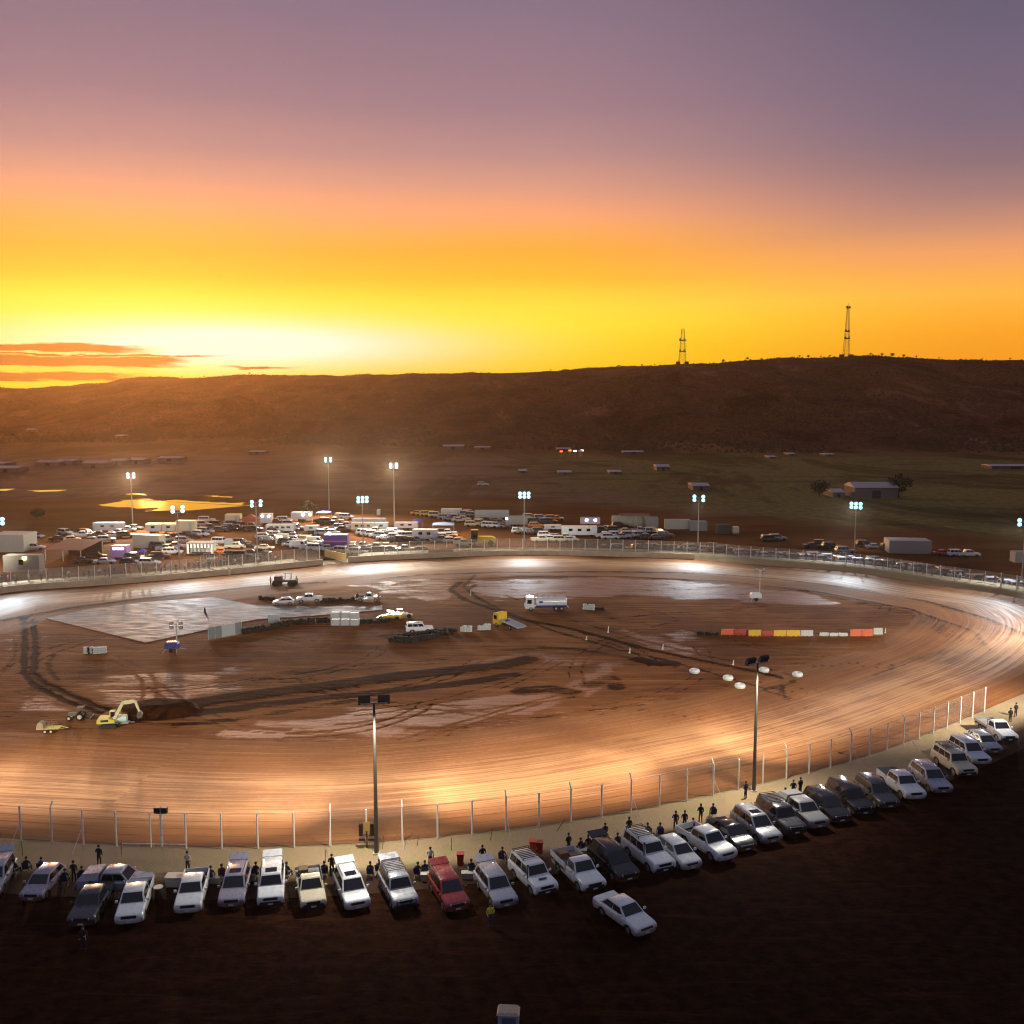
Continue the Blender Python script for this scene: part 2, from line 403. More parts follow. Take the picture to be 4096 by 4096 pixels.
def clay_material(name, kind):
    m = D.materials.new(name); m.use_nodes = True; n = NT(m.node_tree)
    b = n.n('ShaderNodeBsdfPrincipled'); o = n.n('ShaderNodeOutputMaterial'); n.l(b.outputs[0], o.inputs[0])
    geo = n.n('ShaderNodeNewGeometry'); P = geo.outputs['Position']
    tone = n.n('ShaderNodeAttribute', attribute_name='tone').outputs['Fac']
    if kind == 'track':
        uv = n.n('ShaderNodeUVMap').outputs[0]
        sepu = n.n('ShaderNodeSeparateXYZ'); n.l(uv, sepu.inputs[0])
        st = n.noise(n.scale(uv, (.022, 1.0, 1)), 1.1, 6, .62)      # long streaks laid down by the cars
        st2 = n.noise(n.scale(uv, (.05, 3.2, 1)), 1.0, 4, .6)
    else:
        st = n.noise(n.scale(P, (.05, .5, 1)), 1.0, 6, .62, .6)
        st2 = n.noise(n.scale(P, (.16, 1.3, 1)), 1.0, 4, .6, .3)
    blot = n.noise(P, .05, 5, .6); fine = n.noise(P, 1.7, 5, .7); grit = n.noise(P, 9, 3, .7)
    v = n.math('ADD', n.math('MULTIPLY', st, .55), n.math('MULTIPLY', st2, .45))
    v = n.math('ADD', v, n.math('MULTIPLY', n.math('SUBTRACT', blot, .5), .7))
    c = n.ramp(v, [(.30, (.055, .014, .004, 1)), (.43, (.14, .042, .011, 1)), (.55, (.27, .095, .026, 1)), (.70, (.44, .19, .065, 1))])
    if kind == 'track': c = n.mix(.5, c, (.36, .15, .05, 1))
    churn = n.noise(n.scale(P, (.10, .34, 1)), 1.0, 8, .68, 1.2)
    if kind != 'track': c = n.mix(.3, c, (.34, .15, .065, 1))
    pale = n.mix(st2, (.30, .12, .07, 1), (.50, .25, .165, 1))  # pinkish tone carries the sky reflected by wet clay
    dark = (.016, .004, .0014, 1)
    tn = n.math('ADD', tone, n.math('MULTIPLY', n.math('SUBTRACT', fine, .5), .9))
    tn = n.math('ADD', tn, n.math('MULTIPLY', n.math('SUBTRACT', st2, .5), 1.0))
    if kind != 'track': tn = n.math('ADD', tn, n.math('MULTIPLY', n.math('SUBTRACT', churn, .5), 1.7))
    c = n.mix(n.rng(tn, .22, .95, 0, .8), c, pale)
    c = n.mix(n.rng(tn, -.15, -.75, 0, .93), c, dark)
    c = n.mix(n.rng(grit, .35, .65, 0, .35), c, (.07, .028, .014, 1))
    if kind == 'track':   # polished groove in the middle of the racing line, loose dark clay at both edges
        t = sepu.outputs[1]
        edge = n.math('MAXIMUM', n.rng(n.math('ADD', t, n.math('MULTIPLY', blot, 3)), 2.6, .8), n.rng(t, 23, 27, 0, .4))
        c = n.mix(n.math('MULTIPLY', edge, .4), c, (.10, .035, .014, 1))
        groove = n.math('MULTIPLY', n.rng(t, 3.0, 7.5), n.rng(t, 20, 12))
        c = n.mix(n.math('MULTIPLY', groove, n.rng(v, .4, .62, .1, .7)), c, (.56, .29, .115, 1))
        n.l(n.math('ADD', n.math('MULTIPLY', n.math('MULTIPLY', groove, n.rng(st2, .38, .6, .4, 1)), -.22), .80), b.inputs['Roughness'])
        n.l(n.rng(groove, 0, 1, .08, .32), b.inputs['Specular IOR Level'])
    else:
        n.l(n.rng(tn, .2, .8, .85, .58), b.inputs['Roughness'])
        n.l(n.rng(tn, .3, .85, .02, .12), b.inputs['Specular IOR Level'])
    n.l(c, b.inputs['Base Color'])
    bp = n.n('ShaderNodeBump'); bp.inputs['Strength'].default_value = .55; bp.inputs['Distance'].default_value = .06 if kind == 'track' else .14
    n.l(n.math('ADD', n.math('MULTIPLY', fine, .8), n.math('ADD', n.math('MULTIPLY', st2, 1.2), n.math('MULTIPLY', grit, .3))), bp.inputs['Height'])
    n.l(bp.outputs[0], b.inputs['Normal']); return m

def grid_obj(name, PX, PY, PZ, tone, m, uv=None, keep=None, wrap=False):
    r, c = PX.shape
    me = D.meshes.new(name)
    vs = np.stack([PX.ravel(), PY.ravel(), PZ.ravel()], 1)
    I = np.arange(r*c).reshape(r, c)
    if wrap: I = np.vstack([I, I[:1]]); r += 1
    F = np.stack([I[:-1,:-1], I[1:,:-1], I[1:,1:], I[:-1,1:]], -1).reshape(-1, 4)
    UV = None
    if uv is not None:
        U, V = uv
        UV = np.stack([np.stack([q[:-1,:-1], q[1:,:-1], q[1:,1:], q[:-1,1:]], -1).reshape(-1, 4) for q in (U, V)], -1)
    if keep is not None:
        k = keep.ravel()[F].all(1); F = F[k]
        used = np.unique(F); mp = -np.ones(len(vs), int); mp[used] = np.arange(len(used)); F = mp[F]; vs = vs[used]; tone = tone.ravel()[used]
    me.from_pydata(vs.tolist(), [], F.tolist())
    a = me.attributes.new('tone', 'FLOAT', 'POINT'); a.data.foreach_set('value', np.asarray(tone, dtype=np.float32).ravel())
    if UV is not None:
        L = me.uv_layers.new(name='uv'); L.data.foreach_set('uv', UV.reshape(-1).astype(np.float32))
    me.materials.append(m); me.update()
    if me.polygons[0].normal.z < 0: me.flip_normals()
    me.polygons.foreach_set('use_smooth', [True]*len(me.polygons))
    o = D.objects.new(name, me); COL.objects.link(o); return o

# track ring
TW = 27.0
ts = np.arange(0, TW + .01, .75)
idx = np.arange(NO)
PX = np.array([[OUT[i].x + NRM[i].x*t for t in ts] for i in idx]); PY = np.array([[OUT[i].y + NRM[i].y*t for t in ts] for i in idx])
tone, hh = paint(PX, PY)
fade = smooth01((TW - ts)/2.0)[None, :]
PZ = .03 + hh*fade - (1-fade)*.024 + np.maximum(0, 1 - ts/14.0)[None, :]**2 * .0
U = np.array([[i*1.0 for t in ts] for i in range(NO+1)]); V = np.array([[t for t in ts] for i in range(NO+1)])
grid_obj('race_track', PX, PY, PZ, tone, clay_material('track_clay', 'track'), (U, V), wrap=True)['kind'] = 'structure'
# infield
gx = np.arange(-112, 100, .36); gy = np.arange(88, 240, .36)
QX, QY = np.meshgrid(gx, gy)
poly_in = [(ringpt(i, TW - 2.0).x, ringpt(i, TW - 2.0).y) for i in range(0, NO, 2)]
keep = in_poly(QX, QY, poly_in)
tone, hh = paint(QX, QY)
grid_obj('infield', QX, QY, hh + .018, tone, clay_material('infield_clay', 'infield'), keep=keep)['kind'] = 'structure'

# ------------------------------------------------------------------ land outside the track
def ground_material():
    m = D.materials.new('ground_soil'); m.use_nodes = True; n = NT(m.node_tree)
    b = n.n('ShaderNodeBsdfPrincipled'); o = n.n('ShaderNodeOutputMaterial'); n.l(b.outputs[0], o.inputs[0])
    geo = n.n('ShaderNodeNewGeometry'); P = geo.outputs['Position']
    sp = n.n('ShaderNodeSeparateXYZ'); n.l(P, sp.inputs[0]); x, y, z = sp.outputs
    big = n.noise(P, .006, 5, .6); mid = n.noise(n.scale(P, (.35, 1, 1)), .045, 5, .6); fine = n.noise(P, .9, 5, .7); tuft = n.noise(P, .35, 6, .75)
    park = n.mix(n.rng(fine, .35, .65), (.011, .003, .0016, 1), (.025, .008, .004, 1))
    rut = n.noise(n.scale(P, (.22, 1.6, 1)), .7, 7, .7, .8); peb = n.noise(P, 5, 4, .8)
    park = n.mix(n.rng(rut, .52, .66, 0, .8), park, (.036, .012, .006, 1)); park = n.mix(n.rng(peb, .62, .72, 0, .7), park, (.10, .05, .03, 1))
    pit = n.mix(n.rng(mid, .3, .7), (.10, .032, .010, 1), (.21, .08, .027, 1))
    mud = n.mix(n.rng(mid, .32, .68), (.15, .075, .05, 1), (.30, .165, .12, 1))
    grass = n.mix(n.rng(tuft, .3, .7), (.11, .085, .028, 1), (.27, .21, .065, 1))
    # grass on the plain to the right, bare mud to the left
    gm = n.math('ADD', n.math('DIVIDE', x, 90.0), n.math('MULTIPLY', n.math('SUBTRACT', big, .5), 5))
    plain = n.mix(n.rng(gm, -.6, .9), mud, grass)
    plain = n.mix(n.math('MULTIPLY', n.rng(mid, .52, .66), .6), plain, (.05, .022, .013, 1))
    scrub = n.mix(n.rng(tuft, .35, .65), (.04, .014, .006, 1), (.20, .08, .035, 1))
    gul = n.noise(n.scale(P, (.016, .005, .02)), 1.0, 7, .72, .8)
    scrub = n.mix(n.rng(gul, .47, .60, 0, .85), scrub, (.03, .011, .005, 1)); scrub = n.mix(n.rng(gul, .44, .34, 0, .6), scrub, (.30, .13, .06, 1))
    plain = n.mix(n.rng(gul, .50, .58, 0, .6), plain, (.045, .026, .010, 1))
    fy = n.math('ADD', y, n.math('MULTIPLY', n.math('SUBTRACT', mid, .5), 24))
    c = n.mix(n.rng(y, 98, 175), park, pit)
    fr = n.math('ADD', fy, n.math('MULTIPLY', n.math('MAXIMUM', x, 0), .75))
    c = n.mix(n.rng(fr, 352, 378), c, plain)
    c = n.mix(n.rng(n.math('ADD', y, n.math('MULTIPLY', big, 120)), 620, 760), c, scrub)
    n.l(c, b.inputs['Base Color']); b.inputs['Roughness'].default_value = .95; b.inputs['Specular IOR Level'].default_value = .04
    bp = n.n('ShaderNodeBump'); bp.inputs['Strength'].default_value = .6; bp.inputs['Distance'].default_value = .25
    n.l(n.math('ADD', fine, tuft), bp.inputs['Height']); n.l(bp.outputs[0], b.inputs['Normal'])
    return m
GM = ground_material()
RID = [(-1500,1580),(-600,1562),(0,1549),(119,1555),(281,1546),(450,1530),(503,1517),(583,1508),(636,1506),(742,1515),(848,1510),(1007,1500),(1350,1503),(1696,1495),(2014,1495),
       (2226,1484),(2332,1474),(2714,1459),(2862,1455),(2968,1442),(3350,1428),(3604,1431),(3816,1441),(4096,1446),(5000,1450),(6000,1480)]
RU = np.array([r[0] for r in RID]); RV = np.array([r[1] for r in RID])
def ridge_d(u): return np.interp(u, [-1500, 600, 2200, 3400, 5500], [2300, 2050, 1750, 1500, 1400])
def foot_d(u): return np.interp(u, [-1500, 600, 2200, 3400, 5500], [820, 800, 700, 640, 620])
def terr(x, y):
    """height of the land at world x, y"""
    if y < 380: return 0.0
    u = 2048 + x / y * FPX
    d = y; R = float(ridge_d(u)); F = float(foot_d(u))
    hr = H + R * (1570 - float(np.interp(u, RU, RV))) / FPX + noise.fractal(Vector((x*.02, 3, 1)), .7, 2.2, 4)*2.2
    k = (d - F) / (R - F)
    if k <= 0: base = 0.0; amp = 0
    elif k < 1:
        base = hr * (0.30*k + .70*(k*k*(3-2*k)))
        amp = 1
    else:
        base = hr - (d - R) * .03; amp = .3
    if amp:
        q = noise.fractal(Vector((x*.006, y*.0035, 1.3)), .6, 2.2, 5)
        g = abs(noise.noise(Vector((x*.009, y*.002, 4.4))))
        e = max(0.0, min(1.0, k)) * (1 - max(0.0, min(1.0, k)))*4
        base += (q * 9 - g * 30) * e * amp
        base += noise.noise(Vector((x*.05, y*.05, 2))) * 1.2 * min(1, k*4) * amp
    return base
ys = np.concatenate([np.array([-400, -60, 0, 30, 60]), np.arange(72, 262, 6), np.array([275, 320, 380]), np.arange(410, 900, 14), np.arange(900, 2500, 11), np.array([2600, 2900, 3400])])
rows = []
V_, F_ = [], []
NXG = 190
for yy in ys:
    hw = 700 if yy < 400 else 700 + (yy - 400) * .75
    row = []
    for k in range(NXG):
        xx = -hw + 2*hw*k/(NXG-1)
        zz = terr(xx, float(yy))
        if 60 < yy < 275 and abs(xx) < 130:
            j_ = nearest_i(xx, float(yy)); dd_ = (Vector((xx, float(yy), 0)) - OUT[j_]).dot(NRM[j_])
            if dd_ > 9: zz = -.6
        row.append(len(V_)); V_.append((xx, float(yy), zz))
    rows.append(row)
for a, b_ in zip(rows[:-1], rows[1:]):
    for k in range(NXG-1): F_.append((a[k], a[k+1], b_[k+1], b_[k]))
mb = MB(); mb.add(V_, F_)
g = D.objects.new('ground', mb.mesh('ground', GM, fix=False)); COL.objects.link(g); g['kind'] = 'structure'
g.data.polygons.foreach_set('use_smooth', [True]*len(g.data.polygons))

# ------------------------------------------------------------------ grass verge round the outside of the fence
def verge_material():
    m = D.materials.new('verge_grass'); m.use_nodes = True; n = NT(m.node_tree)
    b = n.n('ShaderNodeBsdfPrincipled'); o = n.n('ShaderNodeOutputMaterial'); n.l(b.outputs[0], o.inputs[0])
    geo = n.n('ShaderNodeNewGeometry'); P = geo.outputs['Position']
    uv = n.n('ShaderNodeUVMap').outputs[0]; su = n.n('ShaderNodeSeparateXYZ'); n.l(uv, su.inputs[0]); t = su.outputs[1]
    a = n.noise(P, .25, 5, .65); f = n.noise(P, 3.5, 5, .75); s = n.noise(P, 14, 3, .7)
    sand = n.mix(f, (.34, .23, .12, 1), (.60, .44, .26, 1)); grs = n.mix(f, (.26, .21, .08, 1), (.52, .45, .21, 1))
    c = n.mix(n.rng(a, .47, .7), sand, grs)
    c = n.mix(n.rng(s, .45, .62, 0, .5), c, (.05, .038, .018, 1))
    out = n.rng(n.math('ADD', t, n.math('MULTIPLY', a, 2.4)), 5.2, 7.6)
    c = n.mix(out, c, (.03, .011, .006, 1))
    n.l(c, b.inputs['Base Color']); b.inputs['Roughness'].default_value = .9; b.inputs['Specular IOR Level'].default_value = .2
    bp = n.n('ShaderNodeBump'); bp.inputs['Strength'].default_value = .8; bp.inputs['Distance'].default_value = .08
    n.l(n.math('ADD', f, s), bp.inputs['Height']); n.l(bp.outputs[0], b.inputs['Normal']); return m
i0, i1 = nearest_i(*G(1720, 2232).xy), nearest_i(*G(0, 2373).xy)     # stretch with the concrete wall
tv = np.array([0, .3, 1.0, 1.8, 3, 4.2, 5.4, 6.6, 7.8, 9])
GATE = G(1338, 2254)
def bank_h(i, t):
    p = OUT[i % NO]
    k = float(smooth01(np.array((p.y - 130) / 60.0)))       # the far side of the oval stands on a bank
    k *= float(smooth01(np.array(abs((p.xy - GATE.xy).length) / 2.5 - 2.2)))
    return k * 1.15 * float(smooth01(np.array(t / 1.6))) * float(smooth01(np.array((9.0 - t) / 4.0))) if t < 9 else 0.0
PX = np.array([[OUT[i].x - NRM[i].x*t for t in tv] for i in range(NO)]); PY = np.array([[OUT[i].y - NRM[i].y*t for t in tv] for i in range(NO)])
PZ = np.array([[.012 + bank_h(i, t) for t in tv] for i in range(NO)])
U = np.array([[i*1.0 for t in tv] for i in range(NO+1)]); V = np.array([[t for t in tv] for i in range(NO+1)])
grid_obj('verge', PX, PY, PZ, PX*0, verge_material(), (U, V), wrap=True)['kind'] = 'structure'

# paved pad in the infield
def pad_material():
    m = D.materials.new('pad_concrete'); m.use_nodes = True; n = NT(m.node_tree)
    b = n.n('ShaderNodeBsdfPrincipled'); o = n.n('ShaderNodeOutputMaterial'); n.l(b.outputs[0], o.inputs[0])
    P = n.n('ShaderNodeNewGeometry').outputs['Position']
    a = n.noise(P, .09, 5, .65); s = n.noise(n.scale(P, (.4, 2, 1)), .7, 5, .65); f = n.noise(P, 3, 4, .7)
    c = n.mix(n.rng(a, .38, .62), (.20, .17, .15, 1), (.24, .12, .075, 1))
    c = n.mix(n.rng(s, .42, .62, 0, .7), c, (.13, .065, .042, 1)); c = n.mix(n.rng(f, .5, .7, 0, .5), c, (.30, .25, .21, 1))
    n.l(c, b.inputs['Base Color']); n.l(n.rng(s, .35, .65, .55, .8), b.inputs['Roughness']); b.inputs['Specular IOR Level'].default_value = .25
    bp = n.n('ShaderNodeBump'); bp.inputs['Strength'].default_value = .3; bp.inputs['Distance'].default_value = .04
    n.l(f, bp.inputs['Height']); n.l(bp.outputs[0], b.inputs['Normal']); return m
pp = [G(*q) for q in ((185,2476),(583,2573),(1024,2480),(1300,2462),(1530,2441),(1528,2424),(1300,2428),(1024,2425),(848,2391),(560,2413),(350,2440))]
mb = MB(); mb.ext([(0,0)]*0 or [(0,0),(1,0),(0,1)], 0, 0) if False else None
n_ = len(pp)
mb.add([(p.x, p.y,   .13) for p in pp] + [(p.x, p.y, -.05) for p in pp], [tuple(range(n_))] + [(i, (i+1)%n_, n_+(i+1)%n_, n_+i) for i in range(n_)])
mb.build('concrete_pad', pad_material())['kind'] = 'structure'

# standing water beyond the pits
wm = D.materials.new('puddle_water'); wm.use_nodes = True; n = NT(wm.node_tree)
b = n.n('ShaderNodeBsdfPrincipled'); o = n.n('ShaderNodeOutputMaterial'); n.l(b.outputs[0], o.inputs[0])
b.inputs['Base Color'].default_value = (.02, .012, .008, 1); b.inputs['Roughness'].default_value = .04; b.inputs['IOR'].default_value = 1.6
bp = n.n('ShaderNodeBump'); bp.inputs['Strength'].default_value = .05; bp.inputs['Distance'].default_value = .02
n.l(n.noise(n.n('ShaderNodeNewGeometry').outputs['Position'], .6, 3), bp.inputs['Height']); n.l(bp.outputs[0], b.inputs['Normal'])
def water(name, pts, dense=True):
    P = [G(*p) for p in pts]; out = []
    for i, p in enumerate(P):
        q = P[(i+1) % len(P)]
        for k in range(14):
            r = p.lerp(q, k/14); s = noise.fractal(Vector((r.x*.12, r.y*.12, 5)), .6, 2.1, 4) * (2.0 if k else 0)
            out.append((r.x + s*1.5, r.y + s*1.4, .03))
    mb = MB(); mb.add(out, [tuple(range(len(out)))]); o = mb.build(name, wm); o['kind'] = 'structure'; return o
water('floodwater', [(398,2022),(450,2012),(500,1998),(560,1997),(620,2002),(650,2004),(700,1998),(760,2003),(840,2010),(930,2012),(975,2010),(982,2024),(900,2030),(830,2036),(760,2042),(640,2044),(600,2034),(520,2032),(470,2030)])
water('puddle', [(508,1977),(540,1972),(592,1975),(590,1981),(540,1981)])
water('puddle', [(815,1983),(860,1982),(918,1987),(915,1991),(850,1988)])
water('puddle', [(134,1961),(220,1961),(218,1967),(136,1967)])
water('puddle', [(-30,1957),(58,1956),(50,1962),(10,1963),(-30,1962)])
water('puddle', [(590,2038),(610,2042),(600,2045),(588,2044)])

# ------------------------------------------------------------------ air
hz = MB(); hz.box(-2600, 2600, -60, 3000, -18, 182)
hm = D.materials.new('haze'); hm.use_nodes = True; n = NT(hm.node_tree)
pv = n.n('ShaderNodeVolumePrincipled'); pv.inputs['Color'].default_value = (.95, .68, .45, 1)
pv.inputs['Density'].default_value = 0.00007; pv.inputs['Anisotropy'].default_value = .8
o = n.n('ShaderNodeOutputMaterial'); n.l(pv.outputs[0], o.inputs['Volume'])
hzo = hz.build('haze', hm); hzo['kind'] = 'stuff'; tag(hzo, 'dusty warm evening air hanging over the speedway and plain', 'haze')
# ------------------------------------------------------------------ floodlight poles
galv = mat('galvanised_steel', (.50, .50, .48), .5, .2)
black = mat('black_steel', (.02, .02, .022), .5, .2)
lens_on = mat('lit_floodlight_lens', (.9, .95, 1), .3, emit=(.36, .80, 1.0), es=1.8)
lens_off = mat('dark_lamp_glass', (.35, .36, .38), .25)
def pole(u, v, vtop, lit=True, label='', group=None, face=None, heads=2, r=.14, name='floodlight_pole', shift=(0,0), hh=None, base=None, span=1.6):
    p = base or G(u, v); h = hh or hgt(p, vtop)
    root = empty(name, p, 0, label, 'light pole', group)
    MB().tube((0,0,0), (0,0,h), r*1.2, r*.6, 10).build('pole_shaft', galv if lit else mat('unlit_pole_dark', (.11,.10,.09), .6, .5), root, smooth=True)  # unlit poles get a darker shaft, shade put into the colour
    MB().box(-.28, .28, -.28, .28, -.05, .12).build('base_plate', galv, root)
    f = (face - p).xy if face else Vector((0,-1)); ang = math.atan2(f.y, f.x)
    R = Matrix.Rotation(ang + PI/2, 4, 'Z')                # local -Y looks at the face point
    hw = span * .5
    MB().box(-hw-.3, hw+.3, -.06, .06, h-.1, h+.04, M=R).build('crossarm', galv, root)
    if lit: MB().box(-hw-.3, hw+.3, -.06, .06, h+.78, h+.90, M=R).box(-.07, .07, -.05, .05, h-.1, h+.9, M=R).build('crossarm', galv, root)  # upper crossarm holds the added lamp row
    for k in range(heads * (2 if lit else 1)):  # lit poles: second row of heads added to match the glare's size
        up = k // heads; x = -hw + 2*hw*(k % heads)/max(1, heads-1)
        T = R @ Matrix.Translation((x, -.18 - up*.1, h + .30 + up*.86)) @ Matrix.Rotation(math.radians(-14 if lit else -28), 4, 'X')
        a = MB()
        if lit: a.tube(T @ Vector((0,-.02,0)), T @ Vector((0,.30,0)), .46, .30, 16)
        else: a.box(-.5, .5, -.02, .28, -.38, .38, M=T); a.box(-.05, .05, .0, .12, -.60, -.36, M=T)
        hd = a.build('lamp_head', black if not lit else galv, root)
        if not lit: pass
        q = MB()
        if lit: q.tube(T @ Vector((0,-.12,0)), T @ Vector((0,-.022,0)), .36, .45, 16)
        else: q.box(-.47, .47, -.045, -.022, -.35, .35, M=T)
        q.build('lens', lens_on if lit else lens_off, hd)
    return root, p, h
def spot(name, loc, target, power, cone=95, blend=1.0, col=(.80,.92,1.0), rad=.35):
    l = D.lights.new(name, 'SPOT'); l.energy = power; l.spot_size = math.radians(cone); l.spot_blend = blend; l.color = col; l.shadow_soft_size = rad
    o = D.objects.new(name, l); COL.objects.link(o); o.location = loc
    d = Vector(target) - Vector(loc); o.rotation_euler = (-d).to_track_quat('Z', 'Y').to_euler(); return o
def track_aim(p, t):
    i = nearest_i(p.x, p.y); return ringpt(i, t)
FARP = [ # u, base v, top v, label
 (0, 2310, 2100, 'lit floodlight pole at the left edge of the photo'),
 (719, 2278, 2050, 'lit floodlight pole with two separate lamps in front of the gold floodwater'),
 (1030, 2240, 2026, 'twin-lamp lit floodlight pole left of the yellow gate beside the red marquee'),
 (1453, 2203, 2010, 'lit floodlight pole in front of the white caravans right of the purple transporter'),
 (2097, 2200, 1992, 'brightest lit floodlight pole above the middle of the far straight'),
 (2791, 2213, 2005, 'lit floodlight pole beside the pale shipping containers'),
 (3417, 2216, 2034, 'large glaring floodlight pole over the right-hand far bend'),
 (4088, 2320, 2105, 'lit floodlight pole at the right edge of the photo'),
]
PW = 60000
for u, v, vt, lab in FARP:
    p0 = G(u, v); aim = track_aim(p0, 13)
    root, p, h = pole(u, v, vt, True, lab, 'lit floodlight poles round the far side of the track', face=aim, heads=3 if u in (1453, 2097, 3417) else 2, span=2.1)  # third head added on three poles to widen their glare
    d = (aim - p).normalized()
    k = nearest_i(p0.x, p0.y)
    for sx in (-8, 8):
        spot('floodlight', p + d*.9 + Vector((0,0,h+.2)), ringpt(k + sx, 12), PW*.52, 74)
    spot('added_pit_fill', p - d*.9 + Vector((0,0,h+.2)), p - d*30, PW*(.27 if u < 2600 else .06), 125, col=(1,.90,.74))  # fill light added to brighten the pit vehicles' near sides
# poles in the pits and beyond
for u, v, vt, lab in ((532,2108,1912,'small white lit light pole standing by the gold floodwater'), (1317,2052,1848,'tallest lit light pole behind the pits by the blue marquee'), (1578,2118,1873,'lit light pole in the pits between the white caravans and yellow cars')):
    root, p, h = pole(u, v, vt, True, lab, 'lit light poles in the pits', face=G(u+60, v+220), r=.16)
    spot('pit_floodlight', p + Vector((0,-1.0,h)), G(u+40, v+90), 130000, 140, col=(1,.86,.66))
# near side: unlit backs towards us, their lamps shine on the near straight
NEARP = [(1506,3415,2812,'dark lamp pole with two lamps between parked cars and the near fence'), (3015,3165,2652,'dark lamp pole at the near bend behind the right-hand row of cars')]
for u, v, vt, lab in NEARP:
    p0 = G(u, v); aim = track_aim(p0, 16)
    root, p, h = pole(u, v, vt, False, lab, 'lamp poles along the near fence', face=aim, r=.16)
    d = (aim - p).normalized(); 
    for sx, tt, kk, cn in ((-16, 11, 1.0, 60), (16, 11, 1.0, 60), (0, 28, .8, 92)):
        spot('floodlight', p + d*1.6 + Vector((0,0,h+.2)), ringpt(nearest_i(p0.x, p0.y) + sx, tt), PW*kk*.85, cn, col=(1,.92,.80))
    spot('spill_light', p - d*1.2 + Vector((0,0,h-.8)), p + Vector((-3,-4,0)), PW*.17, 155, col=(1,.93,.76))
for q, lab in ((Vector((-62, 82, 0)), None), (Vector((68, 104, 0)), None), (Vector((97, 150, 0)), None), (Vector((-116, 140, 0)), None)):
    aim = track_aim(q, 16)
    root, p, h = pole(0, 0, 0, False, 'lamp pole outside the picture at a bend of the fence', 'lamp poles along the near fence', face=aim, base=q, hh=12.6)
    d = (aim - p).normalized()
    for sx, tt, kk, cn in ((-14, 12, .9, 62), (14, 12, .9, 62), (0, 28, .7, 92)):
        spot('floodlight', p + d*1.6 + Vector((0,0,h+.2)), ringpt(nearest_i(q.x, q.y) + sx, tt), PW*kk*.85, cn, col=(1,.92,.80))
# ------------------------------------------------------------------ vehicles
PAINT = {
 'white': ((.72,.74,.76), .28), 'silver': ((.40,.41,.46), .3), 'mauve': ((.34,.31,.38), .3), 'black': ((.012,.012,.015), .2), 'dark grey': ((.06,.06,.07), .3),
 'maroon': ((.20,.022,.025), .28), 'yellow': ((.75,.50,.04), .35), 'blue': ((.04,.07,.28), .3), 'red': ((.45,.03,.02), .3), 'orange': ((.70,.20,.03), .35), 'cream': ((.66,.58,.42), .4),
 'purple': ((.10,.07,.42), .4), 'grey': ((.22,.22,.23), .4), 'khaki': ((.24,.23,.15), .5)}
def paint_mat(c):
    nm = 'paint_' + c.replace(' ', '_')
    if nm in MATS: return MATS[nm]
    m = mat(nm, PAINT[c][0], PAINT[c][1], .25 if c in ('silver', 'mauve', 'dark grey') else 0, coat=.5, var=.05, vscale=2)
    n = NT.__new__(NT); n.t = m.node_tree; b = [q for q in n.t.nodes if q.type == 'BSDF_PRINCIPLED'][0]
    old = b.inputs['Base Color'].links[0].from_socket       # red road dust caught on the sills and speckled over the panels
    tc = n.n('ShaderNodeTexCoord'); sp = n.n('ShaderNodeSeparateXYZ'); n.l(tc.outputs['Object'], sp.inputs[0])
    f = n.noise(tc.outputs['Object'], 2.6, 5, .7)
    k = n.math('ADD', n.rng(n.math('ADD', sp.outputs[2], n.math('MULTIPLY', f, .5)), 1.05, .55, 0, .75), n.rng(f, .5, .75, 0, .28), clamp=True)
    n.l(n.mix(k, old, (.16, .075, .04, 1)), b.inputs['Base Color'])
    b.inputs['Coat Weight'].default_value = .35
    return m
glass = mat('car_glass', (.012,.012,.014), .06, spec=.6)
rubber = mat('tyre_rubber', (.016,.015,.014), .85)
alloy = mat('alloy_rim', (.42,.42,.43), .35, .8)
plastic = mat('black_plastic', (.022,.022,.024), .6)
chrome = mat('bright_trim', (.6,.6,.62), .2, .9)
lampw = mat('clear_lamp', (.55,.57,.6), .12, coat=1)
lampr = mat('red_lamp', (.35,.012,.01), .2, coat=1)
plate = mat('number_plate', (.6,.6,.55), .5)
BED = mat('dark_bedliner', (.03,.028,.026), .8)

SPEC = {  # L, W, wheelbase, wheel r, hood z at nose, belt z, cowl x, roof front x, roof rear x, base rear x, roof z, clearance, deck z (behind cabin)
 'wagon':    dict(L=4.85, W=1.90, wb=2.80, r=.37, nose=.93, belt=1.06, cowl=1.18, rf=.42, rr=-2.02, br=-2.30, roof=1.78, gc=.30, deck=1.06),
 'four wheel drive': dict(L=4.95, W=1.93, wb=2.85, r=.41, nose=1.10, belt=1.20, cowl=1.05, rf=.62, rr=-2.25, br=-2.38, roof=1.93, gc=.38, deck=1.2),
 'hatchback': dict(L=4.25, W=1.78, wb=2.6, r=.32, nose=.80, belt=.95, cowl=1.15, rf=.35, rr=-1.45, br=-1.95, roof=1.50, gc=.22, deck=.95),
 'sedan':    dict(L=4.75, W=1.84, wb=2.8, r=.33, nose=.78, belt=.93, cowl=1.10, rf=.35, rr=-.95, br=-1.65, roof=1.46, gc=.22, deck=1.0),
 'pickup':   dict(L=5.30, W=1.92, wb=3.15, r=.40, nose=1.04, belt=1.16, cowl=1.28, rf=.68, rr=-.72, br=-.92, roof=1.82, gc=.38, deck=.62),
 'tray truck': dict(L=5.25, W=1.88, wb=3.15, r=.39, nose=1.0, belt=1.12, cowl=1.22, rf=.66, rr=-.12, br=-.22, roof=1.80, gc=.38, deck=.62),
 'van':      dict(L=5.0, W=1.90, wb=3.0, r=.35, nose=1.05, belt=1.15, cowl=1.75, rf=1.20, rr=-2.36, br=-2.46, roof=2.05, gc=.28, deck=1.15)}

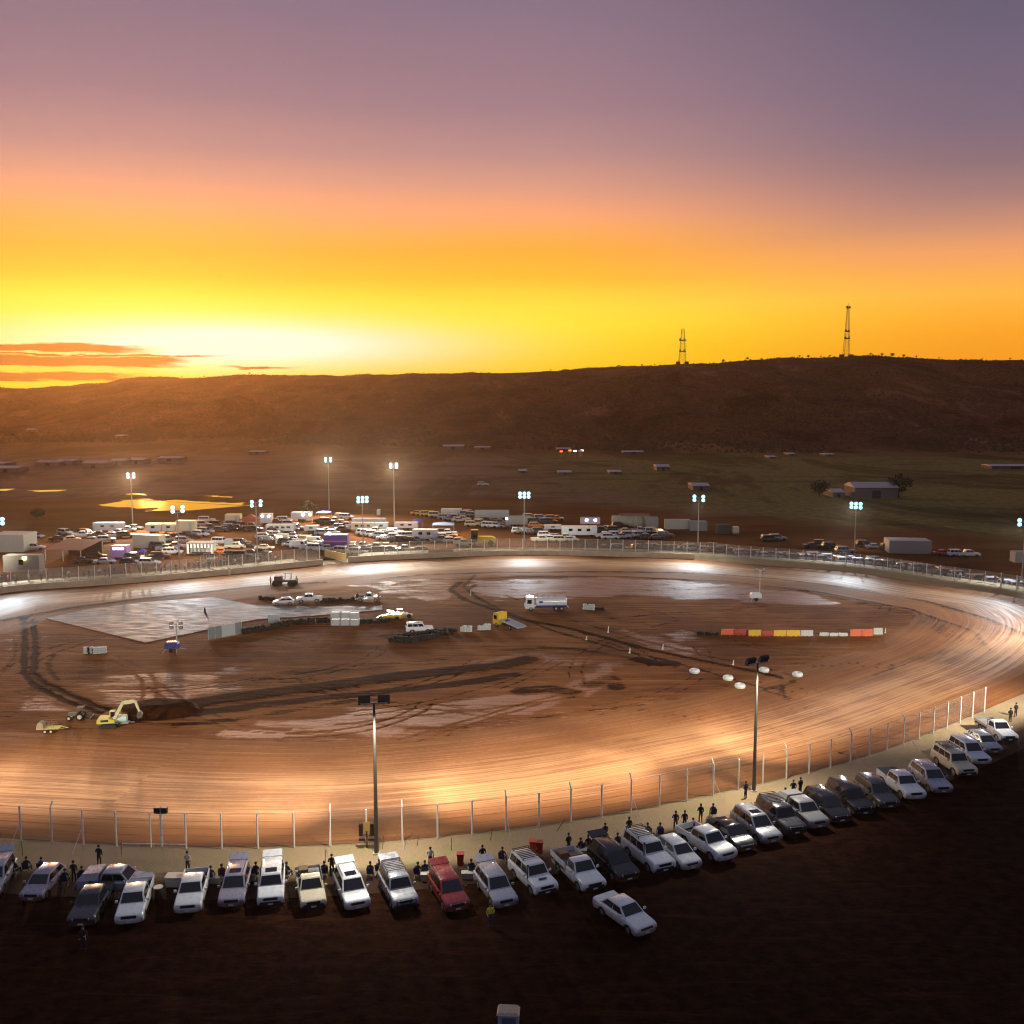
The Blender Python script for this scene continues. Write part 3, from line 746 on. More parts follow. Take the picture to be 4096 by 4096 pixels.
def arch(cx, r, zc, gc, n=7):
    pts = []
    a0 = math.asin(min(1, max(0, (gc - zc) / r))) if gc > zc else 0
    for i in range(n + 1):
        a = PI - a0 - (PI - 2*a0) * i / n
        pts.append((cx + r * math.cos(a), zc + r * math.sin(a)))
    return pts
def body_mesh(sp, full=True):
    L, W, r, gc = sp['L'], sp['W'], sp['r'], sp['gc']; hl = L/2; fx = sp['wb']/2 + .08; rx = -sp['wb']/2 + .08
    nose, belt, cowl, deck = sp['nose'], sp['belt'], sp['cowl'], sp['deck']
    low = [(-hl, gc+.22), (-hl+.10, gc)] + arch(rx, r+.08, r, gc) + arch(fx, r+.08, r, gc) + [(hl-.16, gc-.02), (hl-.02, gc+.14)]
    top = [(hl, nose-.30), (hl-.06, nose-.10), (hl-.22, nose), (cowl, belt-.02)]
    if deck < belt - .2: top += [(sp['br'], belt-.02), (sp['br']-.02, deck), (-hl, deck)]
    else: top += [(sp['br']+.05, belt), (-hl+.1 if deck > belt else -hl+.06, deck-.02), (-hl, deck-.14)]
    out = low + top
    mid = (gc + belt) / 2
    def ring(y, sx, dz):
        return [(x*sx, y, z - dz*(1 if z > mid else 0)) for x, z in out]
    m = MB()
    m.loft([ring(-W/2, .985, .09), ring(-W/2+.09, 1, .0), ring(W/2-.09, 1, 0), ring(W/2, .985, .09)])
    cab(m, sp, 0)
    return m
def cabpts(sp):
    W = sp['W']; yb = W/2 - .07; yr = W/2 - .24; b = sp['belt'] - .03; h = sp['roof']
    return yb, yr, b, h
def cab(m, sp, mi):
    yb, yr, b, h = cabpts(sp); c, rf, rr, br = sp['cowl'], sp['rf'], sp['rr'], sp['br']
    rings = []
    for (xc, xr, k) in ((c, rf, 0), (c-.02, rf-.10, 1)): pass
    # base, shoulder and crowned roof
    base = [(c,-yb,b),(c,yb,b),(br,yb,b),(br,-yb,b)]
    e = h - .07
    sh = [(rf,-yr,e),(rf,yr,e),(rr,yr,e),(rr,-yr,e)]
    tp = [(rf-.16,-yr+.12,h),(rf-.16,yr-.12,h),(rr+.12,yr-.12,h),(rr+.12,-yr+.12,h)]
    m.loft([base, sh, tp], mi)
def quad_on(m, A, B, C, Dd, off, mi=0, ins=.0):
    """thin pane lying on the face A B C D, pushed outwards"""
    A, B, C, Dd = map(Vector, (A, B, C, Dd)); nrm = (B-A).cross(Dd-A).normalized()
    cen = (A+B+C+Dd)/4
    o = [p + (cen-p)*ins + nrm*off for p in (A,B,C,Dd)]; i = [p + (cen-p)*ins - nrm*.01 for p in (A,B,C,Dd)]
    m.loft([i, o], mi)
def glass_parts(sp, kind):
    yb, yr, b, h = cabpts(sp); c, rf, rr, br = sp['cowl'], sp['rf'], sp['rr'], sp['br']; e = h - .07
    L3 = lambda p, q, t: tuple(p[i] + (q[i]-p[i])*t for i in range(3))
    out = []
    A0, A1 = (c,-yb,b), (c,yb,b); B0, B1 = (rf,-yr,e), (rf,yr,e)
    def face(P0, P1, Q0, Q1, s0, s1, t0, t1, off=.014):
        f = lambda s, t: L3(L3(P0, P1, s), L3(Q0, Q1, s), t)
        m = MB(); quad_on(m, f(s0,t0), f(s1,t0), f(s1,t1), f(s0,t1), off); return m
    out.append(('windscreen', [face(A0, A1, B0, B1, .06, .94, .10, .93)]))
    C0, C1 = (br,-yb,b), (br,yb,b); D0, D1 = (rr,-yr,e), (rr,yr,e)
    if kind not in ('tray truck',):
        out.append(('rear_window', [face(C1, C0, D1, D0, .12, .88, .22, .88)]))
    else: out.append(('rear_window', [face(C1, C0, D1, D0, .2, .8, .4, .88)]))
    n = {'pickup': 2, 'tray truck': 1, 'sedan': 2, 'hatchback': 2, 'van': 1}.get(kind, 3)
    for side in (-1, 1):
        P0, P1 = ((br,-yb,b),(c,-yb,b)) if side < 0 else ((c,yb,b),(br,yb,b))
        Q0, Q1 = ((rr,-yr,e),(rf,-yr,e)) if side < 0 else ((rf,yr,e),(rr,yr,e))
        if kind == 'van': segs = [(.74,.93)]
        else:
            segs = [(.05 + (.90*k)/n + .012, .05 + .90*(k+1)/n - .012) for k in range(n)]
        if side > 0: segs = [(1-q, 1-p) for p, q in segs]
        m = MB()
        for s0, s1 in segs:
            f = lambda s, t: L3(L3(P0, P1, s), L3(Q0, Q1, s), t)
            quad_on(m, f(s0,.16), f(s1,.16), f(s1,.86), f(s0,.86), .012)
        out.append(('side_window', [m]))
    return out
def wheel_parts(root, sp, simple=False):
    r = sp['r']; w = .24
    for sx in (1, -1):
        for sy in (1, -1):
            x = sx*sp['wb']/2 + .08; y = sy*(sp['W']/2 - .13)
            m = MB()
            prof = [(r*.60, -w/2), (r*.93, -w/2), (r, -w/2+.03), (r, w/2-.03), (r*.93, w/2), (r*.60, w/2)]
            n = 16; rings = []
            for q in range(n):
                a = 2*PI*q/n; rings.append([(x + R*math.cos(a), y + Y, r + R*math.sin(a)) for R, Y in prof])
            rings.append(rings[0]); m.loft(rings, cap=False)
            t = m.build('wheel', rubber, root, smooth=True)
            k = MB(); k.tube((x, y - sy*w*.3, r), (x, y + sy*(w/2-.02), r), r*.62, r*.60, 12)
            for a in range(5):
                an = 2*PI*a/5; k.box(-.02,.02,-.01,.01,0,r*.55, M=Matrix.Translation((x, y+sy*(w/2-.012), r)) @ Matrix.Rotation(an,4,'Y'))
            k.build('rim', alloy, t)
PROTO = {}
def vehicle(kind, color, extras=(), small=False):
    """returns a prototype root (parts parented); kept aside and copied"""
    key = (kind, color, tuple(extras), small)
    sp = SPEC[kind]; pm = paint_mat(color); nm = kind.replace(' ', '_')
    root = D.objects.new(nm if nm != 'four_wheel_drive' else 'four_wheel_drive', None); COL.objects.link(root)
    L, W, hl = sp['L'], sp['W'], sp['L']/2; gc, nose, belt = sp['gc'], sp['nose'], sp['belt']
    yb, yr, b, h = cabpts(sp)
    if small:
        m = body_mesh(sp)
        for sx in (1,-1):
            for sy in (1,-1):
                x = sx*sp['wb']/2+.08; y = sy*(W/2-.12); m.tube((x,y-.1,sp['r']),(x,y+.1,sp['r']),sp['r'],n=10,mi=1)
        if kind == 'tray truck': m.box(-hl, sp['br']-.06, -W/2, W/2, .82, .90); m.box(-hl+.0, -hl+.05, -W/2, W/2, .9, 1.15)
        if kind == 'pickup':
            m.box(-hl, sp['br']-.03, -W/2+.02, -W/2+.1, .62, 1.18); m.box(-hl, sp['br']-.03, W/2-.1, W/2-.02, .62, 1.18); m.box(-hl-.01, -hl+.07, -W/2+.1, W/2-.1, .62, 1.18)
        m.build('body', [pm, rubber], root, bevel=0)
        g = MB()
        for nme, ms in glass_parts(sp, kind):
            for q in ms: g.add(q.v, q.f)
        g.build('windows', glass, root)
        l = MB(); l.box(hl-.10, hl+.012, -W/2+.12, -W/2+.42, nose-.30, nose-.12); l.box(hl-.10, hl+.012, W/2-.42, W/2-.12, nose-.30, nose-.12)
        l.build('headlights', lampw, root)
        index_kids(root); return root
    body_mesh(sp).build('body', pm, root, bevel=.025, smooth=True)
    for nme, ms in glass_parts(sp, kind):
        for q in ms: q.build(nme, glass, root)
    wheel_parts(root, sp)
    fb = MB(); fb.loft([[(hl-.20, s*W/2*.96, z), (hl-.04, s*W/2*.86, z), (hl+.07, s*W/2*.5, z), (hl+.07, -s*W/2*.5, z), (hl-.04, -s*W/2*.86, z), (hl-.20, -s*W/2*.96, z)] for s in (1,) for z in (gc+.02, gc+.30)])
    fb.build('front_bumper', plastic if kind in ('four wheel drive', 'tray truck') else pm, root)
    rb = MB(); rb.box(-hl-.08, -hl+.12, -W/2*.94, W/2*.94, gc+.10, gc+.32); rb.build('rear_bumper', plastic, root)
    gr = MB(); gr.box(hl-.06, hl+.02, -W*.26, W*.26, nose-.32, nose-.13)
    for k in range(3): gr.box(hl+.02, hl+.03, -W*.26, W*.26, nose-.30+k*.06, nose-.285+k*.06)
    gr.build('grille', plastic, root)
    for s in (-1, 1):
        q = MB(); q.loft([[(hl-.22, s*(W/2-.02), nose-.30), (hl-.22, s*(W/2-.02), nose-.14), (hl-.20, s*(W/2-.06), nose-.12)], [(hl+.01, s*(W*.27), nose-.31), (hl+.01, s*(W*.27), nose-.13), (hl-.04, s*(W*.27), nose-.11)]]); q.build('headlight', lampw, root)
        q = MB(); zt = belt if kind not in ('pickup','tray truck') else 1.05
        if kind == 'tray truck': zt = .86
        q.box(-hl-.015, -hl+.06, s*(W/2-.24) if s < 0 else W/2-.24+.0, s*(W/2-.04) if s > 0 else -W/2+.24, zt-.28, zt-.06) if False else q.box(-hl-.015, -hl+.06, min(s*(W/2-.22), s*(W/2-.04)), max(s*(W/2-.22), s*(W/2-.04)), zt-.30, zt-.06)
        q.build('tail_light', lampr, root)
        q = MB(); yy = s*(W/2+.12); q.box(sp['cowl']-.30, sp['cowl']-.18, min(yy-.10, yy+.10), max(yy-.10, yy+.10), belt+.02, belt+.20); q.build('mirror', pm, root, bevel=.02)
    q = MB(); q.box(hl+.068, hl+.082, -.19, .19, gc+.10, gc+.21); q.build('number_plate', plate, root)
    x0, x1 = -hl, sp['br'] - .04
    if kind == 'pickup' and 'canopy' not in extras:
        t = MB()
        t.box(x0+.06, x1, -W/2+.01, -W/2+.09, .62, 1.20); t.box(x0+.06, x1, W/2-.09, W/2-.01, .62, 1.20)
        t.box(x1-.06, x1-.003, -W/2+.09, W/2-.09, .62, 1.17); t.build('tray', pm, root, bevel=.015)
        t = MB(); t.box(x0, x0+.055, -W/2+.02, W/2-.02, .60, 1.19); t.build('tailgate', pm, root, bevel=.015)
        if 'cover' in extras:
            t = MB(); t.box(x0+.02, x1-.01, -W/2+.05, W/2-.05, 1.20, 1.24); t.build('tonneau_cover', plastic, root)
        else:
            t = MB(); t.box(x0+.06, x1-.07, -W/2+.10, W/2-.10, .625, .66); t.build('bed_liner', BED, root)
        if 'load' in extras:
            t = MB(); t.box(x0+.3, x0+1.0, -.6, .1, .66, 1.1); t.box(x0+.9, x1-.2, -.1, .6, .66, 1.25); t.build('load', mat('grey_toolbox', (.2,.2,.2), .6), root)
    if kind == 'pickup' and 'canopy' in extras:
        t = MB(); t.loft([[(x0+.05,-W/2+.02,.62),(x0+.05,W/2-.02,.62),(x1,W/2-.02,.62),(x1,-W/2+.02,.62)], [(x0+.05,-W/2+.03,1.2),(x0+.05,W/2-.03,1.2),(x1,W/2-.03,1.2),(x1,-W/2+.03,1.2)], [(x0+.42,-W/2+.24,1.66),(x0+.42,W/2-.24,1.66),(x1,W/2-.22,1.78),(x1,-W/2+.22,1.78)]])
        t.build('canopy', pm, root, bevel=.02)
    if kind == 'tray truck':
        t = MB(); t.box(x0-.05, x1-.02, -W/2-.04, W/2+.04, .84, .90)
        t.build('tray', mat('tray_deck', (.30,.30,.29), .5, .4), root)
        wm_ = pm if 'sides' in extras else alloy
        for a in ((x0-.05, x1-.02, -W/2-.04, -W/2-.01), (x0-.05, x1-.02, W/2+.01, W/2+.04)):
            t = MB(); t.box(*a, .90, 1.28 if 'sides' in extras else 1.10); t.build('side_board', wm_, root)
        t = MB(); t.box(x0-.05, x0-.02, -W/2, W/2, .903, 1.28 if 'sides' in extras else 1.10); t.build('tailgate', wm_, root)
        t = MB(); t.box(x1-.10, x1-.06, -W/2+.1, W/2-.1, 1.62, 1.68)
        for k in range(5): y = -W/2+.12 + (W-.24)*k/4; t.box(x1-.10, x1-.06, y-.02, y+.02, .90, 1.62)
        t.build('headboard', plastic, root)
        if 'load' in extras:
            t = MB(); t.box(x0+.3, x0+1.1, -.7, .0, .9, 1.35); t.box(x0+1.0, x0+1.8, .05, .7, .9, 1.2); t.build('load', mat('brown_crate', (.16,.10,.06), .8), root)
    if 'rack' in extras:
        t = MB(); xa, xb = sp['rr']+.15, sp['rf']-.75 if sp['rf']-.75 > sp['rr']+.6 else sp['rf']
        for y in (-yr+.02, yr-.02): t.tube((xa, y, h+.13), (xb, y, h+.13), .022, n=6)
        k = xa
        while k <= xb + .01: t.box(k-.03, k+.03, -yr, yr, h+.10, h+.14); k += .26
        for x in (xa+.1, xb-.1):
            for y in (-yr+.03, yr-.03): t.box(x-.03, x+.03, y-.02, y+.02, h-.05, h+.12)
        t.build('roof_rack', black, root)
    if 'rails' in extras:
        t = MB()
        for y in (-yr+.10, yr-.10): t.tube((sp['rr']+.25, y, h+.05), (sp['rf']-.35, y, h+.05), .022, n=6); t.box(sp['rr']+.25, sp['rr']+.30, y-.02, y+.02, h-.03, h+.05); t.box(sp['rf']-.40, sp['rf']-.35, y-.02, y+.02, h-.03, h+.05)
        t.build('roof_rail', chrome, root)
    if 'sunroof' in extras:
        t = MB(); t.box(sp['rf']-.95, sp['rf']-.25, -.42, .42, h-.01, h+.012); t.build('sunroof', glass, root)
    if 'bullbar' in extras:
        t = MB(); X = hl + .14
        for z in (gc+.30, nose-.08): t.tube((X, -W*.36, z), (X, W*.36, z), .035, n=7)
        for y in (-W*.36, -W*.14, W*.14, W*.36): t.tube((X, y, gc+.12), (X, y, nose-.08), .03, n=7)
        t.box(hl-.05, X+.03, -W/2*.95, W/2*.95, gc+.08, gc+.22); t.build('bull_bar', black, root)
    if 'snorkel' in extras:
        t = MB(); t.tube((sp['cowl']-.05, -W/2+.03, belt-.1), (sp['rf']+.1, -yr-.05, h-.05), .045, n=7); t.box(sp['rf']+.05, sp['rf']+.20, -yr-.10, -yr+.0, h-.06, h+.08); t.build('snorkel', plastic, root)
    if 'spare' in extras:
        t = MB(); t.torus((-hl-.12, 0, 1.0), (1,0,0), .27, .11, 14, 6); t.tube((-hl-.16,0,1.0),(-hl-.02,0,1.0),.17,n=10); t.build('spare_wheel', rubber, root)
    if 'vent' in extras:
        t = MB(); t.box(1.62, 1.78, -.33, .33, (nose+belt)/2+.045, (nose+belt)/2+.085); t.build('bonnet_scoop', plastic, root)
    if 'open' in extras:   # tailgate swung up
        a = Matrix.Translation((sp['rr']+.02, 0, h-.03)) @ Matrix.Rotation(math.radians(12), 4, 'Y')
        t = MB(); t.box(-.88, 0, -yr-.02, yr+.02, -.03, .04, M=a); t.build('tailgate', pm, root, bevel=.02)
        t = MB(); t.box(-.48, -.08, -yr+.10, yr-.10, -.045, -.032, M=a); t.build('tailgate_window', glass, root)
        t = MB(); t.box(sp['rr']-.12 if sp['rr'] > -2.0 else sp['br']-.012, sp['br']+.02, -yb+.10, yb-.10, .75, sp['roof']-.22) if False else t.box(sp['br']-.03, sp['br']+.03, -yb+.10, yb-.10, .72, belt+.30)
        t.build('boot_opening', BED, root)
    index_kids(root)
    return root
def place(proto_key, loc, rz, label, cat, group, scale=1.0):
    if proto_key not in PROTO:
        PROTO[proto_key] = vehicle(*proto_key); o = PROTO[proto_key]
    else: o = copy_tree(PROTO[proto_key])
    o.location = loc; o.rotation_euler = (0, 0, rz); o.scale = (scale,)*3
    tag(o, label, cat, group); return o

# near row: (front pixel, rear pixel, kind, colour, extras, short name, label)
ROW = [
 ((-50,3600),(20,3485),'wagon','silver',('open',),'the edge wagon','silver wagon with its tailgate up, cut off by the left edge of the photo'),
 ((125,3612),(212,3520),'hatchback','mauve',(),'the mauve hatchback','small mauve hatchback angled down-left, parked alone near the left edge'),
 ((602,3562),(322,3562),'pickup','silver',('canopy',),'the side-on pickup','silver pickup with sloping canopy parked side-on to the track'),
 ((325,3722),(410,3585),'pickup','dark grey',('cover',),'the charcoal pickup','charcoal pickup nose towards the dark foreground below the side-on pickup'),
 ((517,3712),(560,3585),'pickup','white',(),'the white pickup by the drum','white twin-cab pickup nose out, right of the charcoal pickup'),
 ((752,3668),(790,3535),'pickup','white',('load',),'the lone white pickup','white pickup with loaded tray standing alone right of the dark drum'),
 ((925,3640),(962,3510),'wagon','mauve',('open','rails','sunroof'),'the black-roofed wagon','mauve wagon with open tailgate and rails, left of a matching pair'),
 ((1083,3640),(1092,3510),'four wheel drive','white',('open','sunroof'),'the boxy white wagon','boxy white off-roader with raised tailgate and chairs at both sides'),
 ((1255,3650),(1232,3530),'tray truck','cream',('load',),'the cream tray truck','cream single-cab tray truck with load beside the boxy white off-roader'),
 ((1432,3648),(1372,3512),'wagon','white',('open','sunroof','rails'),'the lavender-white wagon','white wagon with tailgate up and sunroof directly left of the lamp pole'),
 ((1625,3650),(1548,3510),'four wheel drive','silver',('rack','open','bullbar'),'the racked silver off-roader','silver off-roader with roof rack and open tailgate right of the lamp pole'),
 ((1832,3655),(1745,3518),'wagon','maroon',('open','rails'),'the maroon wagon','maroon wagon with raised tailgate, the only dark red car in the near row'),
 ((2025,3640),(1925,3505),'wagon','silver',('rails','open'),'the silver wagon','silver wagon between the maroon wagon and the off-roader with stripes of rack'),
 ((2188,3592),(2062,3470),'four wheel drive','white',('rack','spare','snorkel','vent'),'the white off-roader with scoop','white off-roader with black roof rack, spare wheel and dark bonnet scoop'),
 ((2375,3575),(2250,3455),'tray truck','white',('sides','load'),'the white tray truck','white single-cab tray truck with high side boards beside the red bin'),
 ((2512,3532),(2385,3420),'wagon','black',('rails','open'),'the black wagon','glossy black wagon parked right of the white tray truck'),
 ((2655,3500),(2525,3395),'four wheel drive','white',('rack','snorkel'),'the second racked white off-roader','white off-roader with dark roof load immediately right of the black wagon'),
 ((2765,3482),(2660,3400),'hatchback','white',(),'the white hatchback','low white hatchback between the racked off-roader and the long white pickup'),
 ((2905,3452),(2745,3350),'pickup','white',(),'the long white pickup','clean white twin-cab pickup with long empty tray pointing away from fence'),
 ((2985,3408),(2860,3313),'sedan','black',(),'the black sedan','black sedan with pale sky glint tucked behind the long white pickup'),
 ((3085,3380),(2957,3285),'wagon','silver',('rails','sunroof'),'the pale wagon','pale silver wagon in front of the lamp pole at the bend'),
 ((3180,3350),(3052,3255),'four wheel drive','dark grey',('rack',),'the dark off-roader','dark grey off-roader with rack right of the pale silver wagon'),
 ((3272,3323),(3144,3230),'pickup','grey',('canopy',),'the grey canopy pickup','grey pickup with boxy canopy near the right end of the visible row'),
 ((3362,3297),(3234,3203),'wagon','black',(),'','black wagon in the far right part of the near row, beside the grey canopy pickup'),
 ((3455,3270),(3327,3175),'four wheel drive','black',(),'','black off-roader among the cars towards the right end of the near row'),
 ((3555,3240),(3427,3144),'wagon','dark grey',('rails',),'','dark grey wagon between a black off-roader and a black-covered white pickup'),
 ((3660,3208),(3532,3112),'pickup','white',('cover',),'','white pickup with black tray cover towards the right end of the near row'),
 ((3768,3180),(3640,3080),'wagon','silver',('rails',),'','fifth car from the right end of the near row, a silver wagon'),
 ((3868,3115),(3740,3030),'four wheel drive','cream',('rack',),'','cream off-roader with rack, fourth from the right end of the near row'),
 ((3925,3065),(3800,2985),'wagon','white',(),'','white wagon third from the right end of the near row'),
 ((3975,3018),(3860,2945),'hatchback','silver',(),'','small silver hatchback second from the right end of the near row'),
 ((4035,2975),(3925,2905),'tray truck','white',(),'','white tray truck at the right end of the near row'),
 ((2580,3742),(2450,3650),'sedan','white',(),'','white sedan standing alone in the dark in front of the row'),
]
ROWPOS = []
for fr, re_, kind, colr, ext, short, lab in ROW:
    a, b = G(*fr), G(*re_); L = SPEC[kind]['L']
    d = (a - b).xy.normalized(); c = b.xy + d * L * .5 if fr[0] > 300 and (a-b).length < 99 else (a.xy+b.xy)/2
    c = a.xy - d * (L*.5)
    rz = math.atan2(d.y, d.x)
    place((kind, colr, ext), (c.x, c.y, 0), rz, lab, 'car' if kind in ('wagon','hatchback','sedan') else ('off-roader' if kind == 'four wheel drive' else 'pickup truck'), 'cars parked nose out along the near fence', 1.09 if fr[0] > 2300 else 1.03)
    ROWPOS.append((c, d, L, short, fr, re_))
# ------------------------------------------------------------------ fences and wall
conc = mat('wall_concrete', (.60,.48,.33), .85, var=.25, vscale=.6)
def mesh_material(name, cover, col):
    m = D.materials.new(name); m.use_nodes = True; n = NT(m.node_tree)
    b = n.n('ShaderNodeBsdfPrincipled'); b.inputs['Base Color'].default_value = col; b.inputs['Roughness'].default_value = .5; b.inputs['Metallic'].default_value = .4
    t = n.n('ShaderNodeBsdfTransparent'); mx = n.n('ShaderNodeMixShader'); o = n.n('ShaderNodeOutputMaterial')
    uv = n.n('ShaderNodeUVMap').outputs[0]; sp = n.n('ShaderNodeSeparateXYZ'); n.l(uv, sp.inputs[0])
    def wires(a):      # diagonal wires of a 6 cm diamond mesh
        return n.math('LESS_THAN', n.math('FRACT', n.math('MULTIPLY', a, 1/.085)), cover)
    w1 = wires(n.math('ADD', sp.outputs[0], sp.outputs[1])); w2 = wires(n.math('ADD', n.math('SUBTRACT', sp.outputs[0], sp.outputs[1]), 5000.0))
    n.l(n.math('MAXIMUM', w1, w2), mx.inputs[0]); n.l(t.outputs[0], mx.inputs[1]); n.l(b.outputs[0], mx.inputs[2]); n.l(mx.outputs[0], o.inputs[0])
    return m
link_near = mesh_material('chain_link_wire', .035, (.7,.68,.62,1)); link_far = mesh_material('chain_link_fine', .12, (.65,.65,.58,1))
postm = mat('painted_fence_post', (.85,.85,.76), .5, .0)
def fence(name, label, cat, i0, i1, step, t, z0, hp, link, wires=(.4,1.2,2.0,2.8), bent=(), braces=(), rp=.06, group=None, skip=()):
    """posts every `step` metres of the ring from i0 to i1 (anticlockwise), at offset t outside"""
    root = empty(name, (0,0,0), 0, label, cat, group)
    n_ = int(round((i1 - i0) / step)); pts = []
    for k in range(n_ + 1):
        fi = i0 + (i1 - i0) * k / n_; a = int(math.floor(fi)); q = fi - a
        p = ringpt(a, -t).lerp(ringpt(a+1, -t), q); nn = NRM[a % NO]; zz = z0(p) if callable(z0) else z0
        pts.append((p + Vector((0,0,zz)), nn))
        m = MB(); b = p + Vector((0,0,zz-.15)); tp = p + Vector((0,0,zz+hp))
        m.tube(b, tp, rp, n=8)
        if k in bent: m.tube(tp, tp + nn*.35 + Vector((0,0,.5)), rp*.8, n=6)
        m.build('post', postm, root, smooth=True)
        if k in braces:
            m = MB(); m.tube(p + Vector((0,0,zz+hp*.55)), p - nn*1.9 + Vector((0,0,zz-.1)), .025, n=6); m.build('brace', galv, root)
    for h in wires:
        m = MB()
        for (a, _), (b, _) in zip(pts[:-1], pts[1:]): m.tube(a + Vector((0,0,h)), b + Vector((0,0,h)), .012 if link is link_near else .016, n=4, cap=False)
        m.build('wire', mat('fence_wire', (.20,.14,.10), .5, .5), root)
    vs = []; fs = []; U = []; d = 0
    for k, (p, nn) in enumerate(pts):
        if k: d += (p - pts[k-1][0]).length
        vs += [p + nn*.07, p + nn*.07 + Vector((0,0,hp))]; U += [(d, 0), (d, hp)]
    for k in range(len(pts)-1): fs.append((2*k, 2*k+2, 2*k+3, 2*k+1))
    me = D.meshes.new('chain_link'); me.from_pydata([tuple(v) for v in vs], [], fs)
    L = me.uv_layers.new(name='uv')
    for lp in me.loops: L.data[lp.index].uv = U[lp.vertex_index]
    me.materials.append(link); me.update()
    o = D.objects.new('chain_link', me); COL.objects.link(o); o.parent = root
    return root, pts
iL = nearest_i(*G(103,3356).xy)
iR = nearest_i(*G(3600,2980).xy)
def fwd(a, b): return b if b > a else b + NO
# ring runs anticlockwise: near left -> near right -> far right -> far left
fence('perimeter_fence', 'tall wire fence with pale posts along the near side of the track', 'fence', iL - 9, fwd(iL, iR) + 18, 3.02, .35, .02, 3.15, link_near,
      (.45, 1.1, 1.75, 2.4, 3.1), bent=(4,12,14,17,19,21,24,27,30,33), braces=(3,5,12,14,17,21,24,30,33), rp=.08)
gl = nearest_i(*G(1290,2259).xy); gr = nearest_i(*G(1390,2250).xy)
right0 = nearest_i(*G(4096,2394).xy) - 12; leftE = nearest_i(*G(0,2373).xy) + 10
if leftE < gl: leftE += NO
bz = lambda p: 1.12
fence('perimeter_fence', 'wire fence on the far bank, running right from the yellow gate round the bend', 'fence', right0, gr, 2.95, 1.75, bz, 2.75, link_far, (.3,1.1,1.9,2.7), rp=.075)
fence('perimeter_fence', 'wire fence on top of the far wall, left of the yellow gate', 'fence', gl, leftE, 2.95, 1.75, bz, 2.75, link_far, (.3,1.1,1.9,2.7), rp=.075)
def wall(i0, i1, label, h=1.28):
    m = MB(); rings = []
    for i in range(i0, i1+1):
        a = ringpt(i, .10); b = ringpt(i, -.28)
        rings.append([(a.x,a.y,-.1),(a.x,a.y,h),(b.x,b.y,h),(b.x,b.y,-.1)])
    m.loft(rings); o = m.build('boundary_wall', conc); tag(o, label, 'wall', 'concrete safety walls of the far straight')
wall(gl, leftE, 'low tan concrete wall along the far track edge, left of the yellow gate')
w2 = nearest_i(*G(2780,2238).xy)
wall(w2, gr, 'low tan concrete wall along the far straight, right of the yellow gate')
# gate leaves swung open
def gate(a, b, h, col, label):
    a, b = G(*a), G(*b); d = b - a; n_ = 4
    root = empty('track_gate', a, math.atan2(d.y, d.x), label, 'gate'); L = d.length
    for k in range(n_):
        m = MB(); m.box(L*k/n_+.04, L*(k+1)/n_-.04, -.05, .05, .10, h); m.build('panel', col, root)
    m = MB(); m.box(0, L, -.09, -.055, h-.25, h-.12); m.box(0, L, -.09, -.055, .25, .38)
    for k in range(n_+1): m.tube((L*k/n_, -.02, 0), (L*k/n_, -.02, h+.12), .05, n=8)
    m.build('frame', galv, root)
yel = mat('yellow_gate_paint', (.85,.50,.10), .6)
gate((1300,2228),(1386,2249), 1.9, yel, 'open yellow gate leaf slanting out onto the far straight')
gate((1714,2232),(1812,2228), 2.0, mat('tan_gate_paint', (.50,.33,.18), .7), 'tan gate panel set against the wall right of the white caravans')
# ------------------------------------------------------------------ infield equipment
def at(u, v, name, label, cat, group=None, rz=0): return empty(name, G(u, v), rz, label, cat, group)
def head(a, b):
    a, b = G(*a), G(*b); d = a - b; return math.atan2(d.y, d.x)
# mobile lighting towers
def light_tower(u, v, vtop, lab, bodym, lit=False):
    r = at(u, v, 'lighting_tower', lab, 'lighting tower', 'mobile lighting towers in the infield'); h = hgt(G(u, v), vtop)
    m = MB(); m.loft([[(-1.0,-.6,.5),(1.0,-.6,.5),(1.0,.6,.5),(-1.0,.6,.5)],[(-1.0,-.6,1.25),(1.0,-.6,1.25),(1.0,.6,1.25),(-1.0,.6,1.25)],[(-.8,-.45,1.55),(.8,-.45,1.55),(.8,.45,1.55),(-.8,.45,1.55)]]); m.build('generator_box', bodym, r, bevel=.03)
    for s in (-1,1):
        m = MB(); m.torus((0, s*.72, .33), (0,1,0), .22, .10); m.tube((0,s*.66,.33),(0,s*.76,.33),.16,n=8); m.build('wheel', rubber, r, smooth=True)
    m = MB(); m.tube((1.0,0,.5),(2.0,0,.42),.05,n=6); m.build('drawbar', galv, r)
    m = MB(); m.tube((.7,0,.5),(.7,0,h*.55),.11,n=8); m.tube((.7,0,h*.5),(.7,0,h-.3),.07,n=8); m.box(-.1,1.5,-.04,.04,h-.45,h-.35); m.build('mast', galv, r)
    for x, z in ((.0,h-.2),(1.4,h-.2),(0,h-.85),(1.4,h-.85)):
        m = MB(); m.box(x-.28,x+.28,-.16,.12,z-.24,z+.24); l = m.build('lamp_head', black, r)
        q = MB(); q.box(x-.24,x+.24,-.175,-.162,z-.20,z+.20); q.build('lens', lens_off, l)
    for sx in (-1,1):
        for sy in (-1,1):
            m = MB(); m.tube((sx*.8,sy*.6,.5),(sx*1.1,sy*1.3,.0),.035,n=6); m.build('outrigger', galv, r)
light_tower(690, 2606, 2486, 'mobile lighting tower on a blue trailer below the paved pad', paint_mat('blue'))
light_tower(3022, 2402, 2272, 'slender lighting tower on a white trailer in the right infield', paint_mat('white'))
